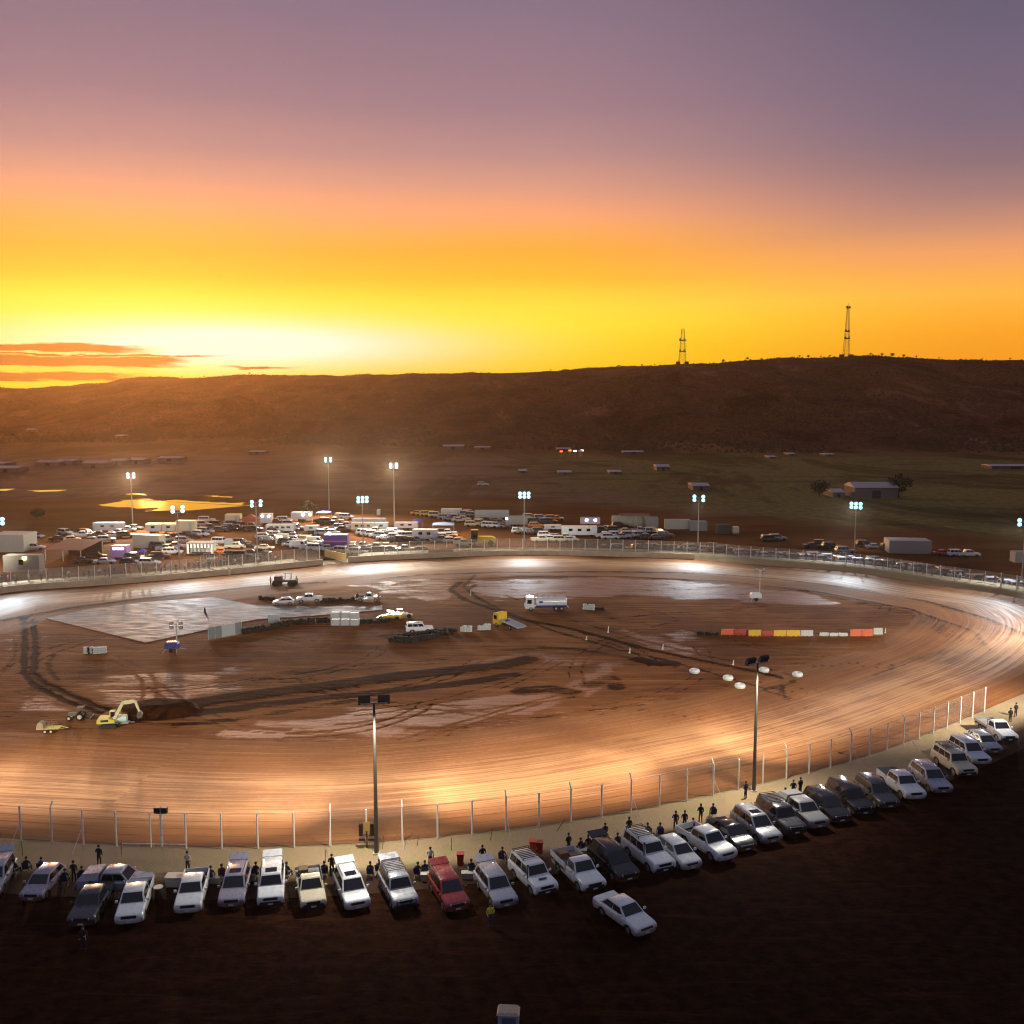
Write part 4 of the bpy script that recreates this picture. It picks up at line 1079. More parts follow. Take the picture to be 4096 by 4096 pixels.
# feather flag
r = at(835, 2492, 'feather_flag', 'dark leaning feather flag standing on the paved pad', 'flag'); h = hgt(G(835,2492), 2432)
MB().tube((0,0,.25),(-.5,0,h+.1),.05,.02,6).build('flag_pole', galv, r)
m = MB(); out = []
for k in range(9):
    t = k/8; z = .7 + (h-.6)*t; x = -.5*t*(h-.0)/h; wv = .55*math.sin(PI*min(1,t*.85+.15))*(.55+.6*t)
    out.append([(x-.02, .03, z), (x-wv-.05, .08*math.sin(3*t), z+.08), (x-wv-.05, .08*math.sin(3*t)+.02, z+.08), (x-.02, .055, z)])
m.loft(out); m.build('flag_cloth', mat('navy_cloth', (.03,.035,.07), .9), r)
# painted blocks and tyres
wtyre = mat('white_painted_tyre', (.62,.66,.60), .6)
def tyre(u, v, label, group, col=wtyre, R=.62, n_=1, rz=0, sc=1, name='painted_tyre'):
    p = G(u, v); m = MB()
    for k in range(n_): m.torus((0,0,.3+k*.36), (0,0,1), R, .26, 18, 8, w=1.25)
    o = m.build(name, col, smooth=True); o.location = p; tag(o, label, 'tyre', group); return o
TG = 'white painted tyres marking the infield lane'
for u, v, lab in ((2778,2692,'white tyre nearest the slanting dark lane, leftmost of the five markers'), (2912,2720,'small flat white tyre second from left among the lane markers'),
                  (2960,2752,'white tyre lowest of the five lane markers'), (3056,2688,'white tyre right beside the dark lamp pole'), (3190,2706,'white tyre farthest right of the five lane markers')):
    tyre(u, v, lab, TG, R=.46)
# rows of tyres bolted together: each stack is its own thing
def stack_row(pts, n_, label, group, col=rubber, high=2, every=None, jit=.15):
    P = [G(*p) for p in pts]; seg = [(b-a).length for a, b in zip(P[:-1], P[1:])]; tot = sum(seg)
    for k in range(n_):
        s = tot*k/max(1,n_-1); j = 0
        while j < len(seg)-1 and s > seg[j]: s -= seg[j]; j += 1
        p = P[j].lerp(P[j+1], min(1, s/seg[j])); m = MB(); hh = random.choice((high, high, max(1, high-1)))
        for q in range(hh): m.torus((random.uniform(-.03,.03),random.uniform(-.03,.03),.13+q*.25), (0,0,1), .27, .13, 12, 6)
        c = col[k % len(col)] if isinstance(col, (list,tuple)) else col
        o = m.build('tyre_stack', c, smooth=True); o.location = p + Vector((random.uniform(-jit,jit), random.uniform(-jit,jit), 0))
        tag(o, label, 'tyre stack', group)
stack_row([(980,2536),(1080,2518),(1180,2496),(1330,2490)], 26, 'black tyre stack in the barrier left of the white cabin', 'black tyre barrier left of the white cabin', high=4)
stack_row([(1440,2494),(1560,2490)], 9, 'black tyre stack between the white cabin and the yellow race car', 'black tyres between cabin and yellow race car', high=3)
stack_row([(1565,2566),(1640,2572),(1720,2556),(1778,2534)], 20, 'black tyre stack in front of the rescue off-roader', 'black tyres in front of the rescue off-roader', high=4)
stack_row([(1600,2552),(1700,2546),(1760,2530)], 11, 'black tyre stack in the rear line beside the rescue off-roader', 'black tyres behind the front line by the rescue off-roader', high=3)
stack_row([(1290,2408),(1425,2402)], 12, 'black tyre stack between the white pickups behind the pad', 'black tyres between the white pickups', high=3)
stack_row([(1045,2398),(1115,2406)], 8, 'black tyre stack left of the white pickups behind the pad', 'black tyres left of the white pickups', high=3)
stack_row([(1800,2524),(1822,2526)], 3, 'black tyre stack left of the two white tyre blocks', 'three black tyre stacks by the white blocks', high=2)
stack_row([(2378,2440),(2412,2440)], 4, 'black tyre stack at the right end of the barrier behind the water truck', 'black tyres behind the water truck', high=2)
stack_row([(2795,2538),(2870,2540)], 6, 'black tyre stack at the left end of the coloured barriers', 'black tyres left of the coloured barriers', high=2)
for (a, b, n_, lab, g_) in (((345,2614),(375,2612),4,'black and white painted tyre stack at the left end of the infield marker','chequered tyre stacks left of the lighting tower'), ((383,2615),(418,2612),4,'plain white tyre stack at the right end of the chequered infield marker','white tyre stacks left of the lighting tower'),
                            ((1850,2526),(1880,2527),4,'white tyre stack in the left block of four beside the yellow truck','left white tyre block'), ((1920,2520),(1955,2519),4,'white tyre stack in the right block of four beside the yellow truck','right white tyre block'),
                            ((2340,2438),(2372,2440),4,'white tyre stack on the ground behind the water truck','white tyre block behind the water truck')):
    stack_row([a, b], n_, lab, g_, col=[wtyre, rubber] if 'black and' in lab else wtyre, high=4, jit=.02)
# grey hoarding panels on the pad edge
r = at(902, 2548, 'barrier_panels', 'row of five grey metal hoarding panels on the infield below the pad', 'barrier', rz=head((957,2540),(850,2560)))
gm1, gm2 = mat('grey_sheet', (.20,.23,.23), .5, .2), mat('pale_sheet', (.42,.48,.47), .5, .2)
for k in range(5):
    m = MB(); m.box(-2.9+k*1.16, -2.9+(k+1)*1.16-.06, -.04, .04, .1, 2.0); m.build('panel', (gm1,gm1,gm2,gm2,gm1)[k], r)
m = MB()
for k in range(6): m.tube((-2.92+k*1.16,0,0),(-2.92+k*1.16,0,2.08),.04,n=6)
m.build('frame', galv, r)
r = at(1097, 2494, 'barrier_panels', 'three short white panels above the black tyre barrier', 'barrier')
for k in range(3):
    m = MB(); m.box(-1.0+k*.68, -.40+k*.68, -.04, .04, .15, 1.5); m.build('panel', gm2, r)
m = MB(); m.box(-1.0, 1.0, .05, .1, .9, 1.0); m.box(-.9,-.82,.0,.1,0,.2); m.box(.82,.9,.0,.1,0,.2); m.build('frame', galv, r)
# cabin
def cabin(u, v, L, W, h, label, cat='cabin', bm=None, name='site_cabin', rz=0, roofm=None, door=True, nwin=2, windows=True, base_z=0):
    r = at(u, v, name, label, cat, rz=rz); bm = bm or mat('cabin_white', (.55,.58,.58), .5)
    m = MB(); m.box(-L/2, L/2, -W/2, W/2, .2+base_z, h+base_z); m.build('wall', bm, r)
    m = MB(); m.box(-L/2-.12, L/2+.12, -W/2-.12, W/2+.12, h+base_z, h+base_z+.12); m.build('roof', roofm or bm, r)
    m = MB()
    for sx in (-1,0,1):
        for sy in (-1,1): m.box(sx*(L/2-.3)-.12, sx*(L/2-.3)+.12, sy*(W/2-.3)-.12, sy*(W/2-.3)+.12, 0, .2+base_z)
    m.build('footing', black, r)
    if windows:
        for k in range(nwin):
            x = -L/2 + L*(k+1)/(nwin+1); m = MB(); m.box(x-.4, x+.4, -W/2-.02, -W/2+.01, h*.5+base_z, h*.8+base_z); m.build('window', glass, r)
    if door: m = MB(); m.box(-L/2+.25, -L/2+.95, -W/2-.03, -W/2+.01, .22+base_z, min(2.2, h-.1)+base_z); m.build('door', mat('grey_door', (.25,.27,.28), .5), r)
    return r
r = at(1382, 2502, 'drinks_tank', 'white stacked cage tanks on the infield beside the black tyre barrier', 'tanks')
for k, (x, y, z) in enumerate(((-1.6,0,0),(0,0,0),(1.6,0,0),(-1.6,0,1.2),(0.1,0,1.2),(1.6,-.2,1.15))):
    m = MB(); m.box(x-.7,x+.7,y-.6,y+.6,z+.12,z+1.12); t = m.build('tank', mat('cabin_white', (.55,.58,.58), .5), r, bevel=.06)
    c = MB()
    for q in range(4): c.tube((x-.74,y-.64,z+.2+q*.29),(x+.74,y-.64,z+.2+q*.29),.02,n=5)
    for q in range(5): c.tube((x-.74+q*.37,y-.64,z+.02),(x-.74+q*.37,y-.64,z+1.16),.02,n=5)
    c.build('cage', galv, t)
r.name = 'cage_tanks'
# infield vehicles
IG = 'service vehicles parked in the infield'
def veh(u, v, rzdeg, key, label, cat, group=IG): 
    return place(key, G(u, v), math.radians(rzdeg), label, cat, group, .9)
veh(1135, 2418, 192, ('hatchback','white',()), 'white hatchback at the left end of the vehicles behind the pad', 'car')
veh(1238, 2408, 188, ('pickup','white',('cover',)), 'white pickup in the middle of the vehicles behind the pad', 'pickup truck')
veh(1472, 2404, 2, ('tray truck','white',('load',)), 'white tray truck with gear on its deck at the right end behind the pad', 'pickup truck')
veh(1678, 2530, 8, ('four wheel drive','white',('rack','spare')), 'white rescue off-roader with roof rack behind the lower black tyres', 'off-roader')
# yellow race cars
def racecar(u, v, rz, label, colr):
    r = at(u, v, 'race_car', label, 'race car', 'race cars waiting in the infield', math.radians(rz)); pm = paint_mat(colr)
    m = MB(); m.ext([(-2.1,.35),(2.0,.25),(2.2,.45),(1.2,.75),(-.2,.95),(-2.1,.98)], -.75, .75); m.build('body', pm, r, bevel=.05)
    m = MB(); c = [(-.9,.95),(-.6,1.45),(.4,1.45),(.9,.85)]
    for y in (-.6,.6):
        for (a, b), (d, e) in zip(c[:-1], c[1:]): m.tube((a,y,b),(d,y,e),.035,n=6)
    m.tube((-.6,-.6,1.45),(-.6,.6,1.45),.035,n=6); m.tube((.4,-.6,1.45),(.4,.6,1.45),.035,n=6); m.build('roll_cage', black, r)
    m = MB(); m.box(-.6,.4,-.6,.6,1.46,1.50); m.build('roof', pm, r)
    m = MB(); m.box(-2.35,-1.75,-.85,.85,1.25,1.30); m.box(-2.0,-1.95,-.6,-.55,.9,1.25); m.box(-2.0,-1.95,.55,.6,.9,1.25); m.build('wing', pm, r)
    for x in (-1.4,1.45):
        for y in (-.85,.85):
            q = MB(); q.torus((x,y,.38),(0,1,0),.25,.13,14,6,w=1.2); q.tube((x,y-.08,.38),(x,y+.08,.38),.16,n=8); q.build('wheel', rubber, r, smooth=True)
racecar(1560, 2478, 175, 'yellow race car with a roof wing beside the white cabin tanks', 'yellow')
racecar(1602, 2470, 8, 'cream and yellow race car right of the other yellow race car', 'cream')
# trucks
def truck(u, v, rz, kind, cabc, label, cat='truck', group=None, L=7.5, boxc='white', h=3.2):
    r = at(u, v, kind, label, cat, group, math.radians(rz)); pm = paint_mat(cabc); W = 2.4; hl = L/2
    m = MB(); m.ext([(hl-1.9,.55),(hl-.1,.45),(hl,.7),(hl,1.5),(hl-.22,2.75),(hl-.5,2.9),(hl-1.9,2.95)], -W/2+.03, W/2-.03); c = m.build('cab', pm, r, bevel=.05)
    q = MB(); quad_on(q, (hl+.0,-W/2+.18,1.62),(hl+.0,W/2-.18,1.62),(hl-.19,W/2-.22,2.6),(hl-.19,-W/2+.22,2.6), .015); q.build('windscreen', glass, c)
    for ya, yb_ in ((-W/2+.012,-W/2+.035),(W/2-.035,W/2-.012)): q = MB(); q.box(hl-1.35,hl-.45,ya,yb_,1.6,2.4); q.build('side_window', glass, c)
    for ya in (-W/2+.15, W/2-.5): q = MB(); q.box(hl-.02,hl+.05,ya,ya+.35,.75,1.0); q.build('headlight', lampw, c)
    m = MB(); m.box(-hl, hl-1.95, -.45, .45, .6, .85); m.box(-hl-.05,-hl+.05,-W/2+.1,W/2-.1,.5,.75); m.build('chassis', black, r)
    xs = [hl-1.2, -hl+1.1, -hl+2.25] if L > 7 else [hl-1.2, -hl+1.4]
    for x in xs:
        for y in (-W/2+.17, W/2-.17):
            q = MB(); q.torus((x,y,.5),(0,1,0),.34,.16,16,7,w=1.0); w_ = q.build('wheel', rubber, r, smooth=True)
            k = MB(); k.tube((x,y-.14,.5),(x,y+.14,.5),.24,n=10); k.build('rim', alloy, w_)
    return r, hl, W
r, hl, W = truck(2182, 2440, 184, 'water_truck', 'white', 'white water tanker truck in the infield, driving left', 'truck', L=8.6); r.scale = (.87,)*3
m = MB(); sec = []
for x in (-hl+.0, -hl+.15, hl-2.35, hl-2.2):
    k = .85 if x in (-hl+.0, hl-2.2) else 1; sec.append([(x, k*1.18*math.copysign(abs(math.cos(a))**.6, math.cos(a)), 1.78 + k*.88*math.copysign(abs(math.sin(a))**.6, math.sin(a))) for a in [2*PI*i/20 for i in range(20)]])
m.loft(sec); tk = m.build('water_tank', paint_mat('white'), r, smooth=True)
q = MB(); q.box(-hl+.2, hl-2.4, -1.21, -1.19, 1.0, 1.22); q.box(-hl+.2, hl-2.4, 1.19, 1.21, 1.0, 1.22); q.build('blue_stripe', paint_mat('blue'), r)
q = MB(); q.box(hl-3.6,hl-2.9,-1.2,-1.175,1.7,2.1); q.box(hl-3.6,hl-2.9,1.175,1.2,1.7,2.1); q.build('tank_badge', paint_mat('blue'), r)
q = MB()
for y in (-.6,.6):
    q.tube((-hl+.3,y,3.5),(hl-2.6,y,3.5),.03,n=6)
    for k in range(6): x = -hl+.3 + (L_ := hl*2-2.9)*k/5; q.tube((x,y,2.5),(x,y,3.5),.025,n=6)
q.build('handrail', mat('orange_rail', (.5,.25,.08), .5), r)
q = MB(); q.tube((-hl-.05,-.9,.9),(-hl-.3,-.9,.6),.08,n=6); q.tube((-hl-.3,-1.0,.6),(-hl-.3,1.0,.6),.06,n=6); q.build('spray_bar', galv, r)
r, hl, W = truck(2030, 2512, -28+180-180, 'tow_truck', 'yellow', 'yellow flatbed tow truck beside the white tyre blocks', 'truck', L=6.6); r.scale = (.82,)*3
r.rotation_euler[2] = head((1985,2500),(2100,2530)) 
m = MB(); T = Matrix.Translation((-hl+.0,0,.95)) @ Matrix.Rotation(math.radians(-8),4,'Y'); m.box(-1.0, 4.3, -W/2, W/2, 0, .10, M=T); m.box(-1.0,4.3,-W/2,-W/2+.06,.1,.25,M=T); m.box(-1.0,4.3,W/2-.06,W/2,.1,.25,M=T); m.build('flat_bed', mat('pale_steel_deck', (.55,.57,.55), .45, .3), r)
m = MB(); m.box(hl-1.9,hl-1.75,-.9,.9,2.96,3.12); m.build('beacon_bar', mat('amber_lens', (.8,.35,.05), .3), r)
m = MB(); m.box(-.2,.3,-.4,.4,1.1,1.7); m.tube((0,0,1.6),(0,0,2.3),.06,n=6); m.build('winch', black, r)
# coloured water-filled barriers
def barrier(u0, u1, v, colr, label, h=.95):
    a, b = G(u0, v), G(u1, v); d = b-a; L = d.length
    r = empty('water_barrier', (a+b)/2, math.atan2(d.y, d.x), label, 'barrier', 'plastic water-filled barriers in the right infield')
    m = MB()
    sec = [(-.32,0),(.32,0),(.32,.16),(.16,.42),(.11,h),(-.11,h),(-.16,.42),(-.32,.16)]
    m.loft([[(x, y, z) for y, z in sec] for x in (-L/2+.03, L/2-.03)]); m.build('body', colr, r, bevel=.03)
    for k in range(3):
        x = -L/2 + L*(k+.5)/3; q = MB(); q.box(x-.22, x+.22, -.335, -.30, .05, .15); q.build('forklift_slot', black, r)
    q = MB(); q.tube((-L*.3,0,h),(-L*.3,0,h+.06),.08,n=8); q.build('filler_cap', black, r)
pr, po, py, pw_ = mat('barrier_red', (.42,.05,.025), .55), mat('barrier_orange', (.75,.16,.05), .55), mat('barrier_yellow', (.80,.48,.03), .55), mat('barrier_white', (.62,.60,.50), .55)
BL = [(2885,2935,2540,po,'orange water barrier at the left end of the coloured row',1.0), (2935,2990,2541,pr,'red water barrier left of the first yellow one',1.0), (2992,3045,2544,py,'first yellow water barrier from the left',1.0),
      (3045,3092,2545,pr,'red water barrier between two yellow ones',.9), (3094,3143,2545,py,'yellow water barrier left of the middle pair joint',1.0), (3144,3200,2545,py,'yellow water barrier touching the white one',1.0), (3202,3252,2545,pw_,'white water barrier right of the yellow pair',1.0),
      (3278,3315,2545,pw_,'low white barrier, left of three after the gap',.6),(3316,3352,2546,pw_,'low white barrier, middle of three after the gap',.6),(3353,3390,2546,pw_,'low white barrier, right of three after the gap',.6),
      (3400,3445,2546,po,'orange-red water barrier after the three low white ones',1.15),(3446,3490,2546,po,'orange-red water barrier beside the cream one',1.15),(3493,3530,2540,pw_,'cream water barrier at the right end of the row',1.15)]
for b in BL: barrier(*b)
# markers and bollards
for u, v, vt, lab in ((1882,2384,2362,'white marker post at the tip of the pale oval patch'), (3540,2532,2512,'thin white post right of the cream barrier'), (2432,2530,2505,'slim white stake left of the crossing lanes'),
                      (2345,2560,2545,'small white stake below the tyre block behind the water truck'), (2518,2612,2592,'leaning white stake by the dark rut'), (2932,2660,2640,'white stake above the lane markers'), (2650,2598,2578,'faint white stake in the right lane')):
    p = G(u, v); h = hgt(p, vt); m = MB(); m.tube((0,0,0),(0.08,0,h),.09,.06,8); m.box(-.16,.16,-.16,.16,0,.06)
    o = m.build('marker_post', mat('white_marker', (.72,.70,.62), .5)); o.location = p; tag(o, lab, 'marker post', 'white marker posts in the infield')
# excavator
yl = mat('machine_yellow', (.58,.50,.09), .5); yl2 = mat('machine_pale_yellow', (.62,.58,.30), .5)
r = at(435, 2908, 'excavator', 'yellow excavator with its boom raised beside the dark dirt heap', 'excavator', rz=math.radians(12)); r.scale = (.62,)*3
for s in (-1,1):
    m = MB(); m.loft([[(x, s*1.1+yy, z) for x, z in [(-1.5,.35),(-1.2,.05),(1.2,.05),(1.5,.35),(1.5,.5),(1.2,.8),(-1.2,.8),(-1.5,.5)]] for yy in (-.25,.25)]); t = m.build('track', rubber, r)
    k = MB()
    for q in range(5): k.tube((-1.15+q*.58, s*1.1-.27, .42),(-1.15+q*.58, s*1.1+.27, .42),.22,n=10)
    k.build('track_roller', plastic, t)
m = MB(); m.box(-.9,.9,-.85,.85,.45,.9); m.build('undercarriage', plastic, r)
m = MB(); m.ext([(-1.9,1.0),(1.3,1.0),(1.3,1.5),(.2,1.95),(-1.5,2.05),(-1.9,1.7)], -1.2, 1.2); h_ = m.build('engine_house', yl, r, bevel=.08)
m = MB(); m.box(-1.2,.2,-1.215,-1.2,1.35,1.75); m.build('side_vent', plastic, h_)
m = MB(); m.ext([(.15,1.5),(1.35,1.5),(1.45,2.2),(1.2,2.95),(.2,2.95)], .15, 1.18); c = m.build('cab', yl2, r, bevel=.05)
for yy_ in (.13, 1.18): m = MB(); m.box(.35,1.15,yy_,yy_+.02,1.8,2.8); m.build('cab_window', glass, c)
def arm(name, a, b, w0, w1, t=.2, y=-.25, parent=r):
    a = Vector(a); b = Vector(b); d = (b-a).normalized(); u_ = Vector((-d.z, 0, d.x)); m = MB()
    m.loft([[tuple(p + u_*sx*ww + Vector((0, y+sy*t, 0))) for sx, sy in ((-1,-1),(1,-1),(1,1),(-1,1))] for p, ww in ((a, w0), ((a+b)/2, max(w0,w1)*1.15), (b, w1))])
    return m.build(name, yl2, parent)
arm('boom', (1.1,0,1.6), (2.7,0,4.6), .22, .26); arm('boom_tip', (2.6,0,4.55), (4.9,0,4.7), .26, .16); arm('stick', (4.9,0,4.8), (5.6,0,2.7), .18, .13)
m = MB(); m.tube((1.9,-.25,1.7),(2.5,-.25,3.9),.07,n=6); m.tube((3.1,-.25,4.95),(4.8,-.25,5.1),.06,n=6); m.build('hydraulic_ram', galv, r)
m = MB(); m.ext([(5.3,2.7),(5.8,2.8),(6.2,2.2),(6.0,1.6),(5.3,1.5),(5.15,1.9)], -.75, .25); m.build('bucket', mat('worn_steel', (.12,.10,.08), .6, .4), r)
# yellow tandem trailer
r = at(200, 2928, 'plant_trailer', 'yellow twin-axle trailer at the left, carrying a wire cage', 'trailer', rz=math.radians(6)); r.scale = (.60,)*3
m = MB(); m.box(-2.2,2.0,-.95,.95,.80,.95); m.tube((2.0,-.6,.85),(3.4,0,.75),.06,n=6); m.tube((2.0,.6,.85),(3.4,0,.75),.06,n=6); m.build('deck', yl, r)
m = MB(); m.ext([(-2.3,.8),(-2.0,1.9),(-1.6,2.2),(-1.0,1.9),(-.9,.95),(-2.1,.95)], -.8, .8); m.build('ramp_hood', mat('faded_tan', (.40,.32,.20), .7), r)
m = MB()
for x in (-.8,.1,1.0):
    for y in (-.8,.8): m.tube((x,y,.95),(x,y,2.2),.035,n=6)
for z in (1.4,1.8,2.2):
    for y in (-.8,.8): m.tube((-.8,y,z),(1.0,y,z),.03,n=6)
    for x in (-.8,1.0): m.tube((x,-.8,z),(x,.8,z),.03,n=6)
m.build('cage', mat('rusty_bar', (.25,.15,.07), .7), r)
for x in (-.55,.55):
    for y in (-1.05,1.05):
        q = MB(); q.torus((x,y,.42),(0,1,0),.30,.13,14,6); w_ = q.build('wheel', rubber, r, smooth=True)
        k = MB(); k.tube((x,y-.10,.42),(x,y+.10,.42),.25,n=10); k.build('rim', mat('cream_rim', (.65,.55,.38), .5), w_)
# roller behind
r = at(310, 2878, 'tractor', 'muddy olive tractor with a grader frame behind the yellow trailer', 'tractor', rz=math.radians(185)); r.scale = (.60,)*3
ol = mat('muddy_olive', (.16,.15,.08), .7)
m = MB(); m.box(-.2,1.7,-.4,.4,.8,1.5); m.build('bonnet', ol, r, bevel=.05)
m = MB()
for x in (-1.2,-.2):
    for y in (-.6,.6): m.tube((x,y,1.0),(x,y,2.5),.05,n=6)
m.box(-1.35,-.05,-.75,.75,2.5,2.58); m.build('roll_frame', ol, r)
m = MB(); m.box(-1.1,-.5,-.35,.35,1.1,1.25); m.box(-1.15,-1.0,-.35,.35,1.25,1.7); m.build('seat', plastic, r)
for x, R in ((-.7,.62),(1.35,.38)):
    for y in (-.85,.85):
        q = MB(); q.torus((x,y,R+.14),(0,1,0),R,.2 if R>.5 else .14,16,6,w=1.2); w_ = q.build('wheel', rubber, r, smooth=True)
        k = MB(); k.tube((x,y-.13,R+.14),(x,y+.13,R+.14),R*.7,n=10); k.build('rim', mat('cream_rim', (.65,.55,.38), .5), w_)
m = MB(); m.box(-3.0,-2.8,-1.3,1.3,.2,.7); m.tube((-2.9,-.6,.5),(-1.1,-.2,.9),.06,n=6); m.tube((-2.9,.6,.5),(-1.1,.2,.9),.06,n=6); m.build('grader_blade', mat('worn_steel', (.12,.10,.08), .6, .4), r)
# small white boat-shaped drum on a trailer by the excavator
r = at(482, 2902, 'tank_trailer', 'pale green tank on a small trailer right under the excavator boom', 'trailer', rz=math.radians(8)); r.scale = (.7,)*3
m = MB(); m.tube((-1.1,0,1.2),(1.1,0,1.2),.62,n=14); m.build('tank', mat('pale_green_tank', (.45,.60,.50), .5), r, smooth=True)
m = MB(); m.box(-1.3,1.4,-.6,.6,.5,.6); m.tube((1.4,0,.55),(2.3,0,.5),.05,n=6); m.build('chassis', galv, r)
for y in (-.7,.7):
    q = MB(); q.torus((0,y,.34),(0,1,0),.22,.11); q.build('wheel', rubber, r, smooth=True)
# roller packer, tyre heap and marshal at the left of the far straight
r = at(1138, 2342, 'roller', 'dark multi-wheel roller standing on the far straight with an orange vest beside it', 'roller', rz=math.radians(183))
m = MB(); m.box(-2.6,2.2,-1.0,1.0,.9,1.25); m.build('frame', black, r)
m = MB(); m.box(.4,1.9,-.7,.7,1.25,2.0); m.build('engine_cover', mat('dull_brown', (.10,.06,.04), .7), r, bevel=.05)
m = MB()
for y in (-.7,.7):
    for x in (-1.3,-.1): m.tube((x,y,1.25),(x,y,2.6),.05,n=6)
m.box(-1.4,0,-.8,.8,2.6,2.68); m.build('canopy', black, r)
for x in (-2.1,-1.2,1.0,1.9):
    for y in (-.8,0,.8):
        q = MB(); q.torus((x,y,.5),(0,1,0),.34,.17,14,6,w=1.1); q.tube((x,y-.1,.5),(x,y+.1,.5),.2,n=8); q.build('wheel', rubber, r, smooth=True)
# ------------------------------------------------------------------ near side bits
r = at(1468, 3392, 'signal_light_frame', 'black traffic signal lights on a frame at the near fence, left of the lamp pole', 'signal lights')
yb2 = mat('ochre_backboard', (.55,.33,.10), .6)
m = MB(); m.tube((0,0,0),(0,0,1.5),.06,n=8); m.tube((-.5,0,1.2),(.5,0,1.2),.04,n=6); m.build('post', black, r)
m = MB(); m.loft([[(-.55,y,1.0),(.55,y,1.0),(.35,y,2.3),(-.35,y,2.3)] for y in (.06,.10)]); m.build('backboard', yb2, r)
for s in (-1,1):
    m = MB(); m.box(s*.48-.17, s*.48+.17, -.16, .05, 1.15, 2.2); l = m.build('lamp_case', black, r)
    for k in range(3): q = MB(); q.tube((s*.48,-.17,1.35+k*.33),(s*.48,-.20,1.35+k*.33),.12,n=12); q.build('signal_lens', mat('dark_signal_lens', (.05,.02,.02), .2), l)
m = MB(); m.box(-.65,.0-.15,-.25,.1,.75,.95); m.box(.15,.65,-.25,.1,.75,.95); m.build('weight', black, r)
def bin_(u, v, label, colm, h=1.1, wd=.55):
    r = at(u, v, 'wheelie_bin', label, 'bin', 'bins along the near verge')
    m = MB(); m.loft([[(-wd*.42,-wd*.42,.08),(wd*.42,-wd*.42,.08),(wd*.42,wd*.42,.08),(-wd*.42,wd*.42,.08)],[(-wd/2,-wd/2,h-.1),(wd/2,-wd/2,h-.1),(wd/2,wd/2,h-.1),(-wd/2,wd/2,h-.1)]]); m.build('bin_body', colm, r)
    m = MB(); m.box(-wd/2-.04,wd/2+.04,-wd/2-.05,wd/2+.05,h-.1,h-.02); m.tube((-wd/2,wd/2+.06,h-.06),(wd/2,wd/2+.06,h-.06),.03,n=6); m.build('lid', colm, r)
    for s in (-1,1): q = MB(); q.tube((s*wd*.42,wd*.42,.1),(s*wd*.52,wd*.42,.1),.1,n=10); q.build('wheel', rubber, r)
redp = mat('red_plastic', (.35,.035,.02), .5); orp = mat('orange_red_plastic', (.60,.09,.03), .5)
bin_(1842, 3462, 'dark red bin between the maroon wagon and the silver wagon', redp); bin_(2132, 3412, 'bright orange-red bin, left one of the pair behind the racked off-roader', orp, 1.15, .6); bin_(2158, 3414, 'dull red bin touching the bright orange-red one', redp)
def drum(u, v, label):
    r = at(u, v, 'steel_drum', label, 'drum'); m = MB(); m.tube((0,0,.0),(0,0,.86),.29,n=18); m.torus((0,0,.3),(0,0,1),.29,.015,18,5); m.torus((0,0,.6),(0,0,1),.29,.015,18,5); m.build('drum_body', mat('dark_drum', (.03,.015,.01), .6), r, smooth=True)
    m = MB(); m.tube((0,0,.86),(0,0,.93),.36,n=18); m.build('lid', mat('pale_lid', (.55,.50,.45), .5), r)
drum(635, 3592, 'dark drum with a pale lid between the white pickups')
def cooler(u, v, label, s=1.0, group=None):
    r = at(u, v, 'cool_box', label, 'cool box', group); m = MB(); m.loft([[(-.42*s,-.25*s,0),(.42*s,-.25*s,0),(.42*s,.25*s,0),(-.42*s,.25*s,0)],[(-.46*s,-.28*s,.42*s),(.46*s,-.28*s,.42*s),(.46*s,.28*s,.42*s),(-.46*s,.28*s,.42*s)]]); m.build('tub', mat('cool_box_white', (.62,.60,.54), .5), r)
    m = MB(); m.box(-.49*s,.49*s,-.31*s,.31*s,.42*s,.52*s); m.build('lid', mat('cool_box_lid', (.5,.47,.4), .5), r); m = MB(); m.tube((-.5*s,0,.3*s),(-.54*s,0,.3*s),.05,n=6); m.tube((.5*s,0,.3*s),(.54*s,0,.3*s),.05,n=6); m.build('handle', plastic, r)
cooler(705, 3540, 'large white cool box left of the lone white pickup', 1.6)
# white shed roof / pillar at the very bottom edge
r = at(2034, 4150, 'utility_pillar', 'pale utility pillar with a weathered cap at the bottom edge of the photo', 'pillar', rz=math.radians(-4))
pz = hgt(G(2034, 4150), 4040)
m = MB(); m.box(-.62,.62,-.42,.42,0,pz-.1); m.build('pillar_body', mat('pillar_grey_blue', (.30,.36,.42), .6), r, bevel=.03)
m = MB(); m.loft([[(-.68,-.48,pz-.1),(.68,-.48,pz-.1),(.68,.48,pz-.1),(-.68,.48,pz-.1)],[(-.62,-.36,pz+.04),(.55,-.36,pz+.04),(.50,.40,pz+.10),(-.58,.40,pz+.10)]]); m.build('cap', mat('weathered_cap', (.62,.45,.33), .7, var=.3), r)
m = MB(); m.box(-.38,.46,-.435,-.418,pz-1.0,pz-.25); m.build('door_panel', mat('pillar_panel', (.10,.13,.18), .5), r)
# low post lamp on the near fence
p = G(652, 3384); root = empty('post_lamp', p + Vector((0,-.2,0)), 0, 'short thick fence post carrying a pair of small floodlights', 'lamp post'); h = hgt(p, 3246)
MB().tube((0,0,0),(0,0,h),.12,n=10).build('post', postm, root, smooth=True)
for s in (-1,1): m = MB(); m.box(s*.30-.26,s*.30+.26,-.12,.22,h-.05,h+.42); l = m.build('lamp_head', black, root); q = MB(); q.box(s*.30-.28,s*.30+.28,-.14,.24,h+.42,h+.47); q.build('hood', lens_off, l)
MB().box(-.4,.4,-.05,.05,h-.12,h-.04).build('crossarm', galv, root)
